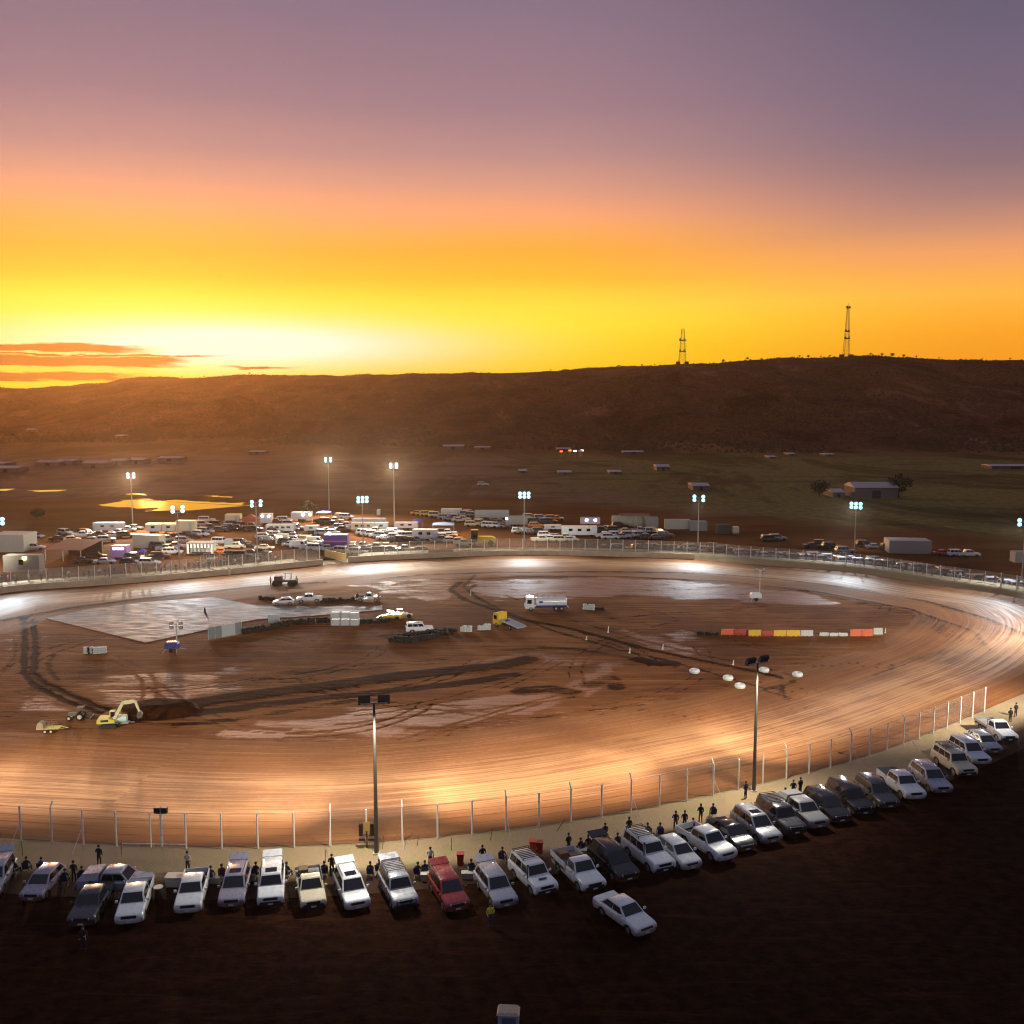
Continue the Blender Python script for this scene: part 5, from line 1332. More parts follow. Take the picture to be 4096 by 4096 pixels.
# guard rail at the foot of the fence
a, b = G(488,3386), G(745,3390); m = MB(); m.tube(a+Vector((0,0,.25)), b+Vector((0,0,.25)), .06, n=8)
for k in range(5): q = a.lerp(b, k/4); m.tube(q, q+Vector((0,0,.25)), .04, n=6)
tag(m.build('guard_rail', postm), 'low white rail along the foot of the near fence under the small floodlights', 'rail')
for i, (u, v, dx) in enumerate(((1530,3395,.1),(1668,3385,.2),(1806,3402,0),(1962,3362,.15),(2228,3325,.7),(90,3425,0),(485,3420,.05),(1302,3452,0))):
    o = MB().tube((0,0,0),(dx,0,1.15),.03,.025,6).add([], []).build('stake', mat('rusty_stake', (.10,.05,.03), .8)); o.location = G(u, v)
    tag(o, ['rusty stake right of the lamp pole by the near fence','short rusty stake between two braced fence posts','rusty stake above the dark red bin','rusty stake near the silver wagon on the verge','strongly leaning rusty stake behind the orange-red bin','thin stake at the far left of the near verge','thin stake above the side-on pickup','thin stake left of the open-tailed white wagon on the verge'][i], 'stake', 'stakes on the near verge')
# ------------------------------------------------------------------ people
def skinned(pts, edges, mats_fn, name):
    me = D.meshes.new(name); me.from_pydata([p[0] for p in pts], edges, [])
    o = D.objects.new(name, me); COL.objects.link(o)
    md = o.modifiers.new('skin', 'SKIN'); md.use_smooth_shade = True
    o.modifiers.new('sub', 'SUBSURF').levels = 1
    for i, (_, r) in enumerate(pts):
        v = me.skin_vertices[0].data[i]; v.radius = tuple(q*1.18 for q in r) if isinstance(r, tuple) else (r*1.2, r*1.2); v.use_root = (i == 0)
    dg = bpy.context.evaluated_depsgraph_get(); ev = o.evaluated_get(dg)
    nm = D.meshes.new_from_object(ev); D.objects.remove(o); D.meshes.remove(me)
    return nm
def person_mesh(seated, arms='down'):
    if seated:
        P = [((0,0,.52),(.15,.12)), ((0,.02,.70),(.14,.10)), ((0,.03,.92),(.17,.10)), ((0,.02,1.04),(.07,.07)), ((0,0,1.13),.06), ((0,-.01,1.23),(.10,.11)), ((0,-.01,1.32),(.07,.08)),
             ((-.10,-.02,.50),.09), ((-.15,-.42,.50),.075), ((-.15,-.48,.10),.045), ((-.15,-.62,.04),.04),
             ((.10,-.02,.50),.09), ((.15,-.42,.50),.075), ((.15,-.50,.10),.045), ((.15,-.64,.04),.04),
             ((-.20,.02,.98),.055), ((-.27,-.04,.72),.045), ((-.20,-.28,.62),.035), ((-.18,-.36,.60),.03),
             ((.20,.02,.98),.055), ((.27,-.04,.72),.045), ((.18,-.28,.64),.035), ((.15,-.36,.62),.03)]
    else:
        P = [((0,0,.95),(.15,.11)), ((0,0,1.13),(.13,.095)), ((0,0,1.36),(.17,.10)), ((0,0,1.48),(.07,.065)), ((0,0,1.55),.055), ((0,-.01,1.65),(.095,.11)), ((0,-.01,1.74),(.07,.08)),
             ((-.09,0,.90),.09), ((-.11,-.02,.50),.06), ((-.12,.01,.10),.042), ((-.13,-.14,.04),.04),
             ((.09,0,.90),.09), ((.12,.0,.50),.06), ((.13,.03,.10),.042), ((.14,-.12,.04),.04),
             ((-.20,0,1.40),.055), ((-.27,.02,1.14),.043), ((-.24,-.10,.90),.033), ((-.22,-.13,.82),.03),
             ((.20,0,1.40),.055), ((.29,.02,1.15),.043), ((.16,-.2,1.08),.033), ((.08,-.24,1.10),.03)]
    E = [(0,1),(1,2),(2,3),(3,4),(4,5),(5,6),(0,7),(7,8),(8,9),(9,10),(0,11),(11,12),(12,13),(13,14),(2,15),(15,16),(16,17),(17,18),(2,19),(19,20),(20,21),(21,22)]
    return skinned(P, E, None, 'person')
PM = {True: person_mesh(True), False: person_mesh(False)}
skin = mat('skin', (.38,.22,.15), .6)
CL = {'dark': ((.015,.015,.02), (.02,.02,.03)), 'pale-shirted': ((.50,.48,.46), (.03,.03,.05)), 'blue-shirted': ((.05,.09,.25), (.03,.03,.04)), 'yellow-vested': ((.70,.65,.05), (.04,.05,.10)), 'orange-vested': ((.75,.22,.03), (.05,.05,.08)), 'white-overalled': ((.65,.65,.60), (.62,.62,.58)), 'red-shirted': ((.35,.03,.03), (.03,.03,.04))}
PC = {}
hairm = mat('dark_hair', (.015,.01,.008), .8)
def person(loc, rz, seated, cloth, label, group=None):
    key = (seated, cloth)
    if key not in PC:
        me = PM[seated].copy(); t, l = CL[cloth]
        for m_ in (mat('shirt_' + cloth.replace('-', '_'), t, .8), mat('trousers_' + cloth.replace('-', '_'), l, .8), skin, mat('dark_shoes', (.02,.02,.02), .7)): me.materials.append(m_)
        waist = .60 if seated else 1.0; neck = 1.10 if seated else 1.53
        for f in me.polygons:
            c = f.center
            hand = (seated and c.y < -.18 and c.z > .575) or (not seated and abs(c.x) > .15 and c.z < .93 and c.z > .75) or (not seated and c.y < -.14 and c.z > .95)
            f.material_index = 2 if (c.z > neck or hand) else (0 if c.z > waist or (abs(c.x) > .19 and c.z > .62) else (3 if c.z < .09 else 1)); f.use_smooth = True
        hz_ = 1.29 if seated else 1.71
        hm_ = MB(); hm_.ball((0, .015, hz_), .115, 12, 6, sc=(.95,1.05,.85)); hme = hm_.mesh('hair', hairm, smooth=True)
        PC[key] = (me, hme)
    me, hme = PC[key]
    o = D.objects.new('person', me); COL.objects.link(o); o.location = loc; o.rotation_euler = (0,0,rz); tag(o, label, 'person', group)
    h = D.objects.new('hair', hme); COL.objects.link(h); h.parent = o
    return o
CH = {}
def chair(loc, rz, label, group='folding camp chairs behind the near row'):
    if not CH:
        fr = MB()
        for s in (-1,1):
            fr.tube((s*.26,-.24,0),(s*.26,.24,.44),.014,n=5); fr.tube((s*.26,.24,0),(s*.26,-.24,.44),.014,n=5); fr.tube((s*.26,.20,.40),(s*.27,.34,.98),.014,n=5); fr.tube((s*.27,-.22,.62),(s*.27,.27,.64),.014,n=5)
        se = MB(); se.loft([[(-.25,-.24,.44),(.25,-.24,.44),(.25,-.24,.46),(-.25,-.24,.46)],[(-.25,.22,.38),(.25,.22,.38),(.25,.22,.40),(-.25,.22,.40)]])
        bk = MB(); bk.loft([[(-.26,.22,.42),(.26,.22,.42),(.26,.24,.42),(-.26,.24,.42)],[(-.26,.33,.98),(.26,.33,.98),(.26,.35,.98),(-.26,.35,.98)]])
        cloth = mat('chair_canvas', (.03,.04,.09), .9)
        CH['m'] = [('frame', fr.mesh('frame', galv)), ('seat', se.mesh('seat', cloth)), ('backrest', bk.mesh('backrest', cloth))]
    r = empty('camp_chair', loc, rz, label, 'camp chair', group)
    for nme, me in CH['m']: o = D.objects.new(nme, me); COL.objects.link(o); o.parent = r
# spectators sitting behind the parked cars, watching the track
FACE = PI                                   # seated figures look along +Y, towards the track
NG = 'spectators behind the near row of cars'
# (pixel of the feet, seated, clothing, label)
SP = [
 ((60,3500),1,'dark','seated person in dark clothes right beside the wagon at the left edge'), ((108,3490),1,'dark','seated person second from the left edge, at the end of the near verge'),
 ((168,3492),1,'blue-shirted','seated person directly behind the small mauve hatchback'), ((262,3540),1,'dark','seated person left of the tall standing figure'),
 ((297,3528),0,'dark','tall dark figure standing on the verge left of the side-on pickup'), ((330,3530),1,'dark','seated person just right of the tall standing figure'),
 ((398,3462),0,'dark','person standing behind the tray of the side-on pickup'), ((752,3488),0,'pale-shirted','person standing at the tail of the lone white pickup'),
 ((845,3528),1,'dark','seated person right of the lone white pickup'), ((888,3520),1,'red-shirted','seated person left of the black-roofed mauve wagon'),
 ((1025,3512),1,'dark','seated person at the left side of the boxy white off-roader'), ((1148,3512),1,'dark','seated person at the right side of the boxy white off-roader'),
 ((1298,3508),1,'dark','left one of two seated people right of the cream tray truck'), ((1328,3500),0,'dark','standing person between the cream tray truck and the open white wagon'),
 ((1482,3510),1,'dark','seated person in front of the foot of the lamp pole'), ((1518,3500),1,'blue-shirted','seated person just left of the racked silver off-roader'),
 ((1672,3512),1,'dark','left one of the pair seated before the maroon wagon'), ((1700,3506),1,'dark','right one of the pair seated before the maroon wagon'),
 ((1722,3470),0,'pale-shirted','person standing at the tailgate of the maroon wagon'), ((1885,3500),1,'dark','seated person between the maroon and silver wagons'),
 ((1930,3462),0,'dark','person standing behind the silver wagon near its tailgate'), ((2010,3450),1,'dark','seated person left of the spare wheel of the racked off-roader'),
 ((2274,3412),0,'dark','person standing behind the white tray truck'), ((2322,3412),1,'dark','left seated person between the tray truck and the black wagon'), ((2352,3400),1,'dark','right seated person between the tray truck and the black wagon'),
 ((2420,3370),0,'dark','person standing behind the black wagon'), ((2470,3392),1,'dark','seated person between the black wagon and the second racked off-roader'),
 ((2516,3345),0,'dark','person standing behind the second racked off-roader'), ((2590,3350),1,'dark','seated person behind the white hatchback'), ((2640,3350),1,'blue-shirted','blue-shirted person seated behind the white hatchback'),
 ((2702,3320),0,'dark','left standing person behind the long white pickup'), ((2738,3318),0,'dark','right standing person behind the long white pickup'), ((2772,3330),1,'dark','seated person beside the tray of the long white pickup'),
 ((2802,3290),0,'dark','standing person behind the black sedan'), ((2852,3270),1,'dark','seated person behind the black sedan'), ((2982,3196),0,'dark','small dark standing figure left of the lamp pole at the bend'),
 ((3172,3190),0,'dark','person standing behind the grey canopy pickup'), ((3200,3180),0,'dark','person standing right of another behind the grey canopy pickup'), ((3140,3205),1,'dark','seated person left of the grey canopy pickup'),
 ((4040,2890),0,'dark','person standing on the green verge near the right edge of the photo'), ((4062,2868),0,'dark','rightmost person standing on the green verge'),
]
for (u, v), st, cl_, lab in SP:
    p = G(u, v); a = FACE + random.uniform(-.4,.4) + (.0 if u < 2200 else .35)
    person(p, a, bool(st), cl_, lab, NG)
    if st: chair(p + Vector((0,0,0)), a, 'folding camp chair under the ' + lab.replace('seated ', '', 1) if len(lab.split()) < 12 else 'folding camp chair under the person ' + ' '.join(lab.split()[-7:]))
person(G(1962,3706), .3, False, 'yellow-vested', 'person in a yellow top walking in the dark below the silver wagon')
person(G(335,3800), .2, False, 'dark', 'barely visible person in dark clothes walking below the charcoal pickup')
person(G(918,2306), .6, False, 'white-overalled', 'track marshal in white overalls standing on the far track edge', 'track marshals')
person(G(1083,2342), 1.2, False, 'orange-vested', 'marshal in a bright vest left of the dark roller', 'track marshals')
person(G(1186,2338), -.5, False, 'yellow-vested', 'marshal in a yellow vest right of the dark roller', 'track marshals')
person(G(1515,2410), .4, False, 'orange-vested', 'marshal standing beside the white tray truck behind the pad', 'track marshals')
person(G(1430,2408), .4, False, 'dark', 'marshal in dark clothes left of the tray truck behind the pad', 'track marshals')

for u, v, sc_, lab in ((1000,3520,1.0,'small cool box beside the chairs at the boxy white off-roader'), (1345,3490,1.0,'cool box between the cream tray truck and the open white wagon'), (1712,3520,1.2,'cool box beside the pair seated before the maroon wagon'),
                       (1870,3512,1.0,'cool box between the maroon and silver wagons'), (2336,3420,1.0,'cool box by the two people seated right of the tray truck'), (2484,3404,1.0,'cool box left of the second racked off-roader'), (862,3530,1.0,'cool box behind the lone white pickup'), (190,3505,1.0,'cool box behind the mauve hatchback')):
    cooler(u, v, lab, sc_, 'cool boxes between the parked cars')
# ------------------------------------------------------------------ the pits behind the far straight
def boxy(u, v, wpx, vtop, name, label, cat, colm, depth=2.6, rzdeg=0, wheels=True, roofm=None, group=None, nwin=0, lit=None, door=False, ribs=False, stripe=None):
    """long-sided box body (caravan, container, transporter) seen from its side; width and height read from the photo"""
    p = G(u, v); L = wpx / FPX * p.length * 1.02; h = hgt(p, vtop); h = min(h, 4.6) if wheels else h
    r = empty(name, p + Vector((0, depth/2, 0)), math.radians(rzdeg), label, cat, group); z0 = .65 if wheels else .05
    m = MB(); m.box(-L/2, L/2, -depth/2, depth/2, z0, h-.1); m.build('body', colm, r, bevel=.08 if wheels else .02)
    m = MB(); m.box(-L/2+.05, L/2-.05, -depth/2+.05, depth/2-.05, h-.1, h); m.build('roof', roofm or colm, r)
    if wheels:
        for x in ((-L*.28, -L*.28+1.1, L*.34) if L > 7 else (-.5, .5)):
            for y in (-depth/2+.14, depth/2-.14):
                q = MB(); q.tube((x,y-.13,.45),(x,y+.13,.45),.45,n=12); q.build('wheel', rubber, r)
    for k in range(nwin):
        x = -L/2 + L*(k+1)/(nwin+1); q = MB(); q.box(x-.5, x+.5, -depth/2-.02, -depth/2+.01, z0+(h-z0)*.45, z0+(h-z0)*.75); q.build('window', glass, r)
    if door: q = MB(); q.box(L/2-1.6, L/2-.8, -depth/2-.02, -depth/2+.01, z0+.05, z0+(h-z0)*.85); q.build('door', mat('pale_door', (.45,.45,.42), .5), r)
    if ribs:
        q = MB(); n_ = max(4, int(L/.9))
        for k in range(n_): x = -L/2+.2 + (L-.4)*k/(n_-1); q.box(x-.06, x+.06, -depth/2-.05, -depth/2+.005, z0+.1, h-.2)
        q.build('ribs', colm, r)
    if stripe: q = MB(); q.box(-L/2+.1, L/2-.1, -depth/2-.015, -depth/2+.005, z0+(h-z0)*.42, z0+(h-z0)*.55); q.build('stripe', stripe, r)
    if lit:
        lm = mat('work_light_' + lit[0], lit[1], .4, emit=lit[1], es=lit[2])
        for x in lit[3]:
            q = MB(); q.box(x*L-.28, x*L+.28, -depth/2-.12, -depth/2-.04, h-.85, h-.35); q.build('work_light', lm, r)
    return r, L, h
W_ = paint_mat('white'); CR = paint_mat('cream'); GY = mat('grey_cladding', (.34,.33,.30), .6); RD = mat('rust_red_roof', (.34,.12,.06), .7); CT = mat('container_cream', (.52,.50,.40), .6); BL_ = mat('blue_canvas', (.06,.06,.42), .8)
PG = 'caravans and transporters in the pits'
C, T = 'caravan', 'race transporter'
BX = [ # u, v, width px, top v, name, label, cat, material, kwargs
 (430,2132,108,2092,C,'white motorhome furthest left in the pits with warm light on its roof','caravan',W_,dict(nwin=2)),
 (590,2194,118,2141,'shipping_container','long cream container lying slantwise left of the curtained stage','container',CT,dict(wheels=False, rzdeg=-18)),
 (612,2136,56,2096,C,'white caravan left of a twin one below the gold floodwater','caravan',W_,dict(nwin=1)),
 (674,2136,50,2096,C,'white caravan directly left of the twin-lamp pole','caravan',W_,dict(nwin=1)),
 (742,2138,70,2084,T,'cream box truck behind the twin-lamp pole with a bright end','truck',CR,dict(door=True)),
 (930,2102,58,2058,T,'white box truck with dark cars before it, left of the red marquee','truck',CR,dict(door=True)),
 (1062,2102,46,2056,T,'white truck body with two lamps right of the red marquee','truck',W_,dict(lit=('white',(.8,.9,1),14,(-.25,.3)))),
 (1120,2134,110,2099,C,'very long low white caravan right of the red marquee','caravan',W_,dict(nwin=4)),
 (1244,2132,54,2104,C,'white camper van right of the long low caravan','caravan',W_,dict(nwin=1)),
 (1205,2086,80,2050,T,'brightly lit white trailer with two glaring work lights','trailer',W_,dict(lit=('warm',(1,.86,.70),60,(.1,.45)))),
 (1125,2176,44,2138,'shipping_container','cream container with a lit yellow doorway','container',CT,dict(wheels=False, lit=('yellow',(1,.85,.45),8,(-.3,.0)))),
 (1220,2170,42,2144,'storage_box','olive storage box behind the parked white vans','storage box',paint_mat('khaki'),dict(wheels=False)),
 (1342,2200,92,2140,T,'purple race transporter with a pink stripe and awning','transporter',mat('deep_purple', (.11,.06,.45), .45),dict(stripe=mat('pink_stripe', (.75,.25,.35), .5), roofm=mat('pink_white_roof', (.75,.55,.55), .5), nwin=0)),
 (1350,2078,22,2053,'toilet_block','cream toilet cubicle beside the white wagon at the back of the pits','toilet block',CR,dict(wheels=False, depth=1.6, door=False)),
 (1450,2128,92,2092,C,'olive-white caravan with square windows behind the lamp pole','caravan',CR,dict(nwin=3, roofm=W_)),
 (1475,2104,130,2075,T,'long white awning-roofed transporter at the back of the central pits','transporter',W_,dict()),
 (1525,2128,50,2092,C,'bright white van body right of the square-windowed caravan','caravan',W_,dict(nwin=1)),
 (1514,2066,14,2040,'toilet_block','tall pale toilet cubicle standing alone behind the pits','toilet block',W_,dict(wheels=False, depth=1.4)),
 (1624,2122,92,2090,C,'white motorhome with a yellowish nose right of the pits light pole','caravan',W_,dict(nwin=2)),
 (1700,2166,98,2119,C,'large white caravan with two small dark windows, nearest in the pits','caravan',W_,dict(nwin=2, rzdeg=-6)),
 (1805,2064,82,2036,T,'white box trailer behind a cream cab at the top of the pits','truck',W_,dict()),
 (1968,2080,136,2043,T,'long grey-white semi-trailer at the top of the pits','transporter',mat('grey_white', (.50,.52,.52), .5),dict()),
 (2066,2108,88,2066,T,'grey transporter with its blue-lit rear end open','transporter',GY,dict(lit=('blue',(.55,.6,1),22,(-.44,)))),
 (2212,2126,68,2101,C,'plain white caravan left of the long windowed one','caravan',W_,dict(nwin=1)),
 (2318,2150,140,2106,C,'long white caravan with three dark windows by the far fence','caravan',W_,dict(nwin=3, door=False)),
 (2362,2106,76,2072,C,'lilac-lit motorhome with two bright lamps','caravan',mat('lilac_lit_white', (.60,.56,.66), .5),dict(lit=('lilac',(.9,.8,1),26,(-.2,.25)))),  # white body, the lilac light on it is put into the colour
 (2522,2106,142,2066,'shipping_container','pair-length of pale containers under the curved reddish roof','container',CT,dict(wheels=False, ribs=True)),
 (2608,2112,50,2070,'shipping_container','grey container end right of the reddish roof','container',GY,dict(wheels=False, ribs=True)),
 (2712,2118,98,2080,'shipping_container','row of cream containers with dark gaps left of the lamp pole','container',CT,dict(wheels=False, ribs=True)),
 (2795,2124,66,2086,'shipping_container','dim grey container just right of the cream ones','container',GY,dict(wheels=False, ribs=True)),
 (2895,2136,52,2100,'storage_box','small dark storage hut right of the dim container','hut',mat('dark_hut', (.08,.07,.06), .7),dict(wheels=False)),
 (2944,2138,24,2108,'storage_box','little white box beside the dark hut','storage box',CR,dict(wheels=False, depth=1.8)),
 (3648,2216,150,2164,'storage_shed','big pale shed standing alone behind the right-hand bend','shed',mat('shed_cream', (.50,.44,.38), .7),dict(wheels=False, ribs=True, depth=6, rzdeg=-8)),
 (86,2290,128,2222,'amenities_hut','cream hut with a glaring yellow lamp at the left edge','hut',mat('hut_cream', (.42,.40,.34), .7),dict(wheels=False, lit=('lemon',(1,.95,.35),60,(.1,)), door=False, nwin=1)),
 (30,2210,118,2140,'water_tank','big rounded grey tank building above the yellow-lit hut','tank',GY,dict(wheels=False, depth=7, ribs=True)),
 (475,2242,60,2184,'food_van','food van with a purple-lit serving hatch under an orange roof','food van',mat('purple_lit_panel', (.30,.20,.45), .5),dict(roofm=mat('orange_roof', (.8,.35,.1), .6), lit=('violet',(.85,.7,1),10,(-.25,.0,.25)))),  # purple light on the body is painted into its colour
 (912,2194,28,2158,'water_tank','upright grey-blue tank beside a white car right of the curtained stage','tank',mat('blue_grey_tank', (.30,.34,.40), .5),dict(wheels=False, depth=1.8)),
 (4085,2252,44,2208,'storage_box','grey box behind the fence at the right edge of the photo','storage box',GY,dict(wheels=False)),
]
for u, v, wpx, vt, nm, lab, cat, cm, kw in BX: boxy(u, v, wpx, vt, nm, lab, cat, cm, group=PG if nm in (C, T) else None, **kw)
# shelters and marquees
def shelter(u, v, wpx, vtop, label, roofm, slope=.9, depth=6, name='open_shelter', walls=True, rz=0):
    p = G(u, v); L = wpx/FPX*p.length; h = hgt(p, vtop); r = empty(name, p + Vector((0,depth/2,0)), math.radians(rz), label, 'shelter')
    m = MB(); m.loft([[(x,-depth/2,h-slope-.12),(x,depth/2,h-.12),(x,depth/2,h),(x,-depth/2,h-slope)] for x in (-L/2, L/2)]); m.build('roof', roofm, r)
    for x in (-L/2+.2, 0, L/2-.2):
        for y in (-depth/2+.15, depth/2-.15): m = MB(); m.box(x-.08,x+.08,y-.08,y+.08,0,h-slope-.12+(slope if y > 0 else 0)*.95); m.build('post', galv, r)
    if walls: m = MB(); m.box(-L/2+.3,L/2-.3,depth/2-.35,depth/2-.25,.0,h-.4); m.build('back_wall', mat('dark_cladding', (.04,.035,.03), .7), r)
shelter(265, 2246, 150, 2178, 'large dark open shelter with a sloping rust-red roof', RD, 1.2, 9, rz=-10)
shelter(2540, 2112, 120, 2058, 'curved reddish roof spanning over the pale containers', RD, .3, 3, walls=False)
def marquee(u, v, wpx, vtop, label, clothm, group='pop-up marquees in the pits', h0=2.1):
    p = G(u, v); L = wpx/FPX*p.length; h = max(hgt(p, vtop), h0+.5); r = empty('marquee', p + Vector((0,L*.3,0)), 0, label, 'marquee', group); d = min(L, 4.5)/2
    m = MB(); m.loft([[(-L/2,-d,h0-.3),(L/2,-d,h0-.3),(L/2,d,h0-.3),(-L/2,d,h0-.3)],[(-L/2,-d,h0),(L/2,-d,h0),(L/2,d,h0),(-L/2,d,h0)],[(-.15,-.15,h),(.15,-.15,h),(.15,.15,h),(-.15,.15,h)]]); m.build('canopy', clothm, r)
    for x in (-L/2+.05, L/2-.05):
        for y in (-d+.05, d-.05): m = MB(); m.tube((x,y,0),(x,y,h0-.2),.04,n=6); m.build('leg', galv, r)
marquee(1292, 2078, 54, 2053, 'vivid blue marquee at the foot of the tallest lit pole', mat('violet_canvas', (.16,.13,.75), .8))
marquee(1772, 2128, 86, 2103, 'pale blue and white marquee behind the parked race cars', mat('pale_blue_canvas', (.42,.55,.75), .8))
marquee(1670, 2112, 40, 2098, 'small blue marquee behind the largest caravan', mat('violet_canvas', (.16,.13,.75), .8))
marquee(568, 2240, 26, 2214, 'little blue marquee beside the food van', BL_)
marquee(998, 2106, 74, 2060, 'red marquee at the far left end of the pits', mat('red_canvas', (.50,.10,.06), .8))
# curtained stage
p = G(795, 2226); L = 104/FPX*p.length; h = hgt(p, 2173); r = empty('viewing_stage', p + Vector((0,2.5,0)), 0, 'white curtained stage with glowing cloth behind the far fence', 'stage')
m = MB(); m.box(-L/2,L/2,-1.5,1.5,0,.5); m.build('platform', black, r)
m = MB(); m.box(-L/2,L/2,-1.6,1.6,h-.25,h); m.build('roof', GY, r)
for k in range(8): x = -L/2+.3+(L-.6)*k/7; m = MB(); m.box(x-.22,x+.22,-1.42,-1.36,1.9 if k not in (0,7) else .5,h-.25); m.build('curtain', mat('glowing_curtain', (.8,.8,.74), .8, emit=(1,.97,.85), es=.35), r)  # curtains emit a glow in place of lamps on the stage
m = MB(); m.box(-L/2+.1,L/2-.1,1.2,1.3,.5,h-.25); m.build('back_wall', mat('glowing_stage_cloth', (.55,.55,.48), .8, emit=(1,.97,.85), es=.12), r)  # back cloth also given a faint glow of its own
for x in (-L/2+.1, L/2-.1): m = MB(); m.box(x-.08,x+.08,-1.5,-1.34,0,h-.25); m.build('post', galv, r)
# judges' stand at the fence
p = G(842, 2272); L = 84/FPX*p.length; h = hgt(p, 2224); r = empty('judges_stand', p + Vector((0,2.2,0)), 0, 'white tubular stand with a yellow machine beneath it at the far fence', 'stand')
m = MB()
for k in range(5):
    x = -L/2 + L*k/4
    for y in (-1,1): m.tube((x,y,0),(x,y,h),.05,n=6)
for z in (1.1,h*.65,h):
    for y in (-1,1): m.tube((-L/2,y,z),(L/2,y,z),.04,n=6)
m.tube((-L*.1,-1,0),(L*.12,-1,h*.9),.04,n=6); m.build('frame', postm, r)
m = MB(); m.box(-L*.28,L*.1,-1.1,1.1,h*.62,h*.68); m.build('platform', postm, r)
# yellow loader
p = G(1925, 2186); r = empty('wheel_loader', p + Vector((0,1.5,0)), 0, 'yellow wheel loader with a dark cab behind the far fence', 'loader')
m = MB(); m.ext([(-1.0,.8),(3.6,.8),(3.6,1.9),(2.8,2.4),(-1.0,2.4)], -1.0, 1.0); m.build('engine_house', paint_mat('yellow'), r, bevel=.1)
m = MB(); m.box(-2.6,-.9,-.85,.85,1.1,4.0); c = m.build('cab', plastic, r, bevel=.05); q = MB(); q.box(-2.3,-1.2,-.87,-.84,2.3,3.7); q.build('cab_window', glass, c); q = MB(); q.box(-2.7,-.8,-.95,.95,4.0,4.1); q.build('cab_roof', paint_mat('yellow'), c)
for x in (-2.4,2.4):
    for y in (-1.1,1.1): q = MB(); q.torus((x,y,.75),(0,1,0),.50,.25,14,6); q.tube((x,y-.2,.75),(x,y+.2,.75),.3,n=10); q.build('wheel', rubber, r, smooth=True)
m = MB(); m.tube((-2.6,-.5,1.4),(-5.0,-.5,.7),.12,n=6); m.tube((-2.6,.5,1.4),(-5.0,.5,.7),.12,n=6); m.build('lift_arm', paint_mat('yellow'), r)
m = MB(); m.ext([(-4.9,.3),(-6.2,.2),(-6.0,.35),(-5.2,.6),(-5.2,1.3),(-4.9,1.2)], -1.3, 1.3); m.build('bucket', mat('worn_steel', (.12,.10,.08), .6, .4), r)
# pit vehicles: (zone phrase, group, list of (u, v, heading degrees, kind, colour, extra scale))
ORD = ['first','second','third','fourth','fifth','sixth','seventh','eighth','ninth','tenth','eleventh','twelfth','thirteenth','fourteenth','fifteenth','sixteenth']
def zone(phrase, group, items):
    cnt = {}
    for it in items: cnt.setdefault((it[3], it[4]), []).append(it[0])
    for u, v, hd, kind, colr in items:
        lst = sorted(cnt[(kind, colr)]); k = lst.index(u)
        kn = {'four wheel drive': 'off-roader'}.get(kind, kind)
        if len(lst) == 1: lab = f'{colr} {kn} {phrase}'
        else: lab = f'{ORD[k]} {colr} {kn} from the left {phrase}'
        if len(lab.split()) > 16: print('LONG', lab)
        cat = {'wagon':'car','hatchback':'car','sedan':'car','four wheel drive':'off-roader','pickup':'pickup truck','tray truck':'pickup truck','van':'van'}[kind]
        place((kind, colr, (), True), G(u, v), math.radians(hd), lab, cat, group)
K = {'w':'wagon','f':'four wheel drive','h':'hatchback','s':'sedan','p':'pickup','t':'tray truck','v':'van'}
CC = {'W':'white','S':'silver','B':'black','D':'dark grey','R':'red','Y':'yellow','O':'orange','C':'cream','M':'mauve','U':'blue','K':'khaki'}
def Z(phrase, group, s):
    it = []
    for tok in s.split():
        u, v, hd, kc = tok.split(','); it.append((int(u), int(v), int(hd), K[kc[0]], CC[kc[1]]))
    zone(phrase, group, it)
Z('on the open mud left of the pits', 'cars on the mud at the left of the pits', '145,2152,-20,sS 262,2140,-25,wS 140,2200,10,wM 236,2164,0,sB 290,2166,20,hC 330,2150,10,pW 345,2140,-10,wD 372,2170,15,hM 398,2150,5,pD 425,2168,15,wS 455,2150,0,hW 480,2136,-10,sS 505,2150,10,wD 515,2126,0,hW 470,2116,10,wS 540,2118,-15,sM')
Z('between the rust-red shelter and the far fence', 'cars near the rust-red shelter', '335,2252,10,sD 385,2236,15,wB 420,2256,10,sS 540,2240,0,wD 520,2258,0,hB 610,2244,15,sB 640,2236,12,wB 598,2262,0,wS 668,2206,-10,pS 640,2196,0,fD 700,2196,8,pM 690,2218,5,wW')
Z('beside the twin-lamp pole', 'cars beside the twin-lamp pole', '648,2160,0,wD 670,2168,5,pM 700,2160,0,fB 735,2172,10,wM 745,2150,0,pD 802,2146,-15,wW 822,2134,-10,wS 828,2090,0,fW 812,2106,10,wM 840,2120,0,pD 870,2106,0,wD 880,2126,5,sD 905,2120,0,hS')
Z('in front of the white box truck', 'cars in front of the box truck', '922,2118,0,wM 935,2108,10,fD 950,2122,-5,pD 972,2112,5,wB 985,2124,0,sB 1005,2116,0,pD 1018,2126,8,wB 906,2106,0,sS')
Z('between the curtained stage and the yellow gate', 'cars left of the yellow gate', '885,2178,-10,fW 945,2196,0,pC 965,2180,0,wD 1000,2196,0,sB 865,2200,5,hC 935,2230,0,wD 970,2234,0,fD 1005,2226,0,wD 1040,2222,0,pD 1058,2200,0,sC 890,2216,0,sO')
Z('near the lit cream container', 'cars near the lit cream container', '1060,2156,5,wS 1078,2148,0,pW 1092,2158,0,sM 1110,2150,0,wW 1150,2178,-10,wD 1165,2186,8,sS 1075,2172,0,wD 1170,2156,0,pM 1180,2168,0,wS 1100,2136,0,wD 1160,2128,0,pD 1185,2120,0,wS 1140,2090,0,fS 1160,2104,5,wM 1105,2098,0,pD')
